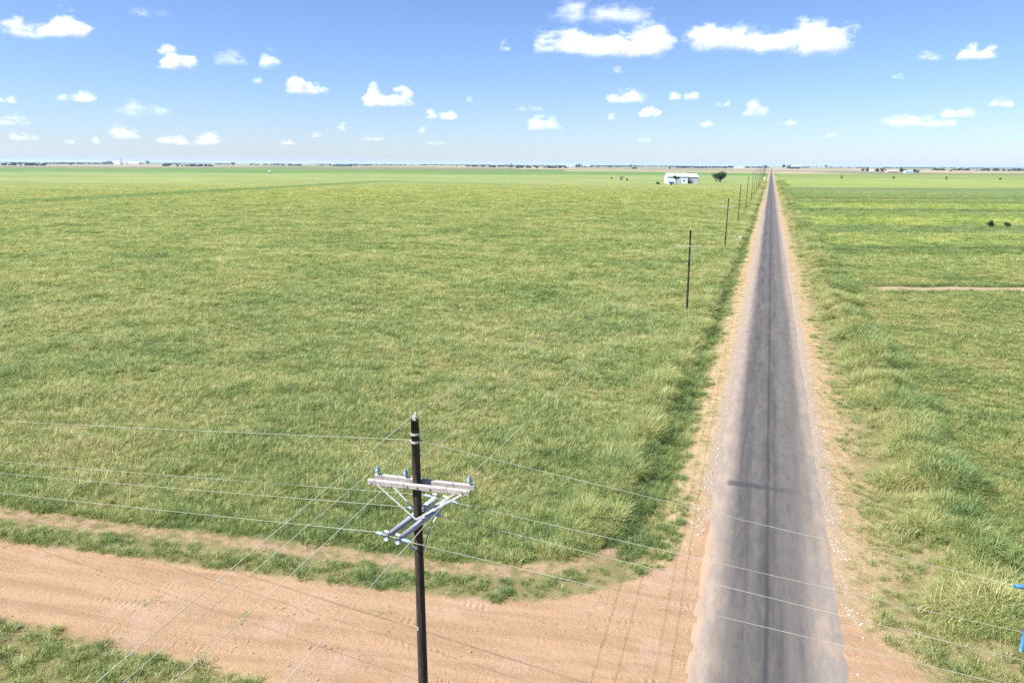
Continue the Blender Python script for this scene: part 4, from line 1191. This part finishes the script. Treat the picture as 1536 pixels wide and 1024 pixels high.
# grain elevator on the left horizon
p = at(182, 246.6); s_ = Vector(BF).dot(p - Vector(CAM)) / F_PX
ge = empty('grain_elevator', p, 'grain elevator with tall pipes and white sheds on the left horizon', 'grain elevator', None, YAW)
for k, (x_, h_, r_w) in enumerate(((-9, 5, 1.6), (-6, 6, 1.6), (-3, 5.4, 1.6), (6, 4.5, 1.8))):
    mb = MB(); rr = r_w * s_ ; hh = h_ * s_
    mb.lathe((x_ * s_, 0, -1), [(rr, 0), (rr, hh * .86), (rr * .25, hh), (.5, hh * 1.01)], 16); mb.build('silo', CONC if k % 2 else ROOF_METAL, ge, True)
for x_, h_, w_ in ((-7.5, 7.5, .5), (.5, 9.5, .7), (3.5, 7.8, .5)):
    mb = MB(); mb.tube([(x_ * s_, -6, 0), (x_ * s_, -6, h_ * s_)], w_ * s_ * .55, 8); mb.beam((x_ * s_, -6, h_ * s_ * .97), ((x_ - 3) * s_, -3, h_ * s_ * .6), 1.6, 1.6); mb.build('leg_tower', GREY_METAL, ge)
gable(ge, 9 * s_, 26 * s_, 5, 50, 2.4 * s_, 3.6 * s_, WHITE_METAL, ROOF_METAL, 'shed_wall')

# trees one can tell apart along the horizon
protos = [tree('tree', at(165, 246.8), 12, 8, 2, 'dark clump-like tree just left of the grain elevator', seed=40 + k, leaf=1.1, blobs=10, leaves=60, mat=LEAF_DARK) if k == 0 else None for k in range(1)]
T0 = protos[0]
TREES = [(222, 246.6, 5, 'dark tree right of the white elevator sheds on the left horizon'), (158, 246.6, 4, 'low dark tree at the left end of the clump by the grain elevator'), (106, 248.2, 3.2, 'small dark tree in front of the left horizon, left of the grain elevator'),
         (350, 248.2, 4.5, 'dark tree at the right end of the low scrub right of the grain elevator'), (866, 250.8, 4, 'dark tree hugging the blue-roofed shed on the far plain'), (869, 249.8, 3.6, 'small dark tree right behind the blue-roofed shed on the far plain'),
         (1294, 257.4, 4.5, 'dark tree at the left end of the farmhouse trees'), (1301, 257.6, 5, 'dark tree just left of the tiny white outbuilding'), (1316, 258.2, 5.5, 'dark tree between the tiny outbuilding and the tan farmhouse, left one'), (1323, 258.4, 5.8, 'dark tree just left of the tan farmhouse'),
         (1330, 258.6, 4, 'low dark tree at the left wall of the tan farmhouse'), (1352, 258.8, 6, 'dark tree between the tan and the white farmhouse'), (1357, 259, 5, 'dark tree at the left wall of the white farmhouse'), (1371, 259.2, 5.2, 'dark tree at the right wall of the white farmhouse'),
         (1376, 259.6, 4.6, 'dark tree at the right end of the farmhouse trees'), (1426, 257.6, 3, 'small dark tree alone on the plain right of the farmhouses'), (1496, 256.2, 3.2, 'small dark tree on the dry fields at the far right'),
         (1402, 255.6, 3.4, 'hazy tree on the plain behind and right of the white farmhouse'), (1239, 251.5, 3.8, 'hazy tree near the horizon, right of the small blue-roofed shed'), (1175, 252.2, 5, 'dark tree near the horizon right beside the road end'), (1183, 252.4, 4.5, 'dark tree near the horizon, right of the one beside the road end'),
         (1148, 251.6, 4, 'dark tree near the horizon left beside the road end'), (1094, 252.2, 3.6, 'dark tree near the horizon left of the white shed by the road end'), (1004, 253.4, 3, 'small dark tree behind the white barn'), (946, 250, 3.2, 'hazy tree on the horizon left of the white barn'), (767, 247.6, 3, 'hazy tree on the horizon right of the short dark shed')]
for k, (px, py, hp, lb) in enumerate(TREES):
    p = at(px, py); s2 = Vector(BF).dot(p - Vector(CAM)) / F_PX
    copy_tree(T0, p, random.uniform(0, 6.28), hp * s2 / 12, lb, 'far trees near the horizon')
p = at(165, 246.8); T0.scale = (5 * Vector(BF).dot(p - Vector(CAM)) / F_PX / 12,) * 3; T0['group'] = 'far trees near the horizon'

# far shelterbelts that read as one dark line
def lump(name, mat, seed):
    mb = crown_mb(10, 9, 0, seed, 8, 34, 2.0); return mesh_obj(name, mb.v, mb.f, mat, link=False)
lumps = source_collection('shelterbelt_sources', [lump('lump_%s' % 'abc'[k], LEAF_DARK, 60 + k) for k in range(3)])
r = np.random.default_rng(77); bx, by, bs = [], [], []
for k in range(120):
    az = r.uniform(math.radians(-66), math.radians(26)); dist = 3200 + 11000 * r.random() ** .8
    cx, cy = CAM[0] + dist * math.sin(az), dist * math.cos(az)
    ln = r.uniform(60, 700) * dist / 7000; ori = -YAW * 0 + YAW + r.choice([0, 0, 0, math.pi / 2]) + r.normal(0, .08)
    for q in range(int(3 + ln / 16)):
        t = r.uniform(-.5, .5) * ln
        bx.append(cx + t * math.cos(ori) + r.normal(0, 5)); by.append(cy + t * math.sin(ori) + r.normal(0, 5)); bs.append(r.uniform(.45, 1.1))
n = len(bx); bs = np.array(bs)
scatter('shelterbelt', np.stack([bx, by, np.zeros(n)], 1), np.stack([bs * 1.3, bs * 1.3, bs], 1), np.stack([np.zeros(n), np.zeros(n), r.uniform(0, 6.28, n)], 1),
        r.integers(0, 3, n), np.zeros(n), lumps, 'broken dark line of far trees and scrub along the horizon')

# road signs
SIGN = simple_mat('sign_back_aluminium', (.28, .40, .46), (.36, .48, .54), 3, .4, spec=.5)
YELLOW = simple_mat('faded_yellow_sign', (.70, .66, .42), (.76, .72, .50), 3, .5)
def sign(px, py, zc, size, mat, label, diamond=True):
    p = at(px, py); p.z = 0
    rt = empty('road_sign', p, label, 'road sign')
    mb = MB(); mb.box((0, .04, zc / 2 - .2), (.07, .05, zc + .8)); mb.build('post', GALV, rt)
    mb = MB(); rot = Matrix.Rotation(math.radians(45), 3, 'Y') if diamond else None
    mb.box((0, 0, zc), (size, .02, size), rot); mb.build('sign_plate', mat, rt)
sign(1109, 368, 1.9, .62, SIGN, 'pale blue diamond sign on a thin post at the left road edge')
sign(1146.5, 271, 3.2, 2.0, YELLOW, 'pale yellow diamond sign far along the left road edge')
sign(1166, 267, 2.4, 1.2, DARK, 'dark square sign far along the right road edge', False)

# ------------------------------------------------------------------ the air
def haze_box():
    m, nt, N, L = new_mat('thin_haze')
    v = N.new('ShaderNodeVolumePrincipled'); v.inputs['Color'].default_value = (.50, .68, 1, 1)
    v.inputs['Density'].default_value = HAZE; v.inputs['Anisotropy'].default_value = .1
    L.new(v.outputs[0], N.new('ShaderNodeOutputMaterial').inputs['Volume'])
    mb = MB(); mb.box((0, 43500, 40), (121000, 94000, 84))
    o = mb.build('haze', m); tag(o, kind='stuff')
    o.display_type = 'WIRE'
HAZE = 3.2e-5
haze_box()
scene.cycles.volume_bounces = 16
scene.cycles.volume_step_rate = .5
print('pasture', N_PASTURE, 'verge', N_VERGE)
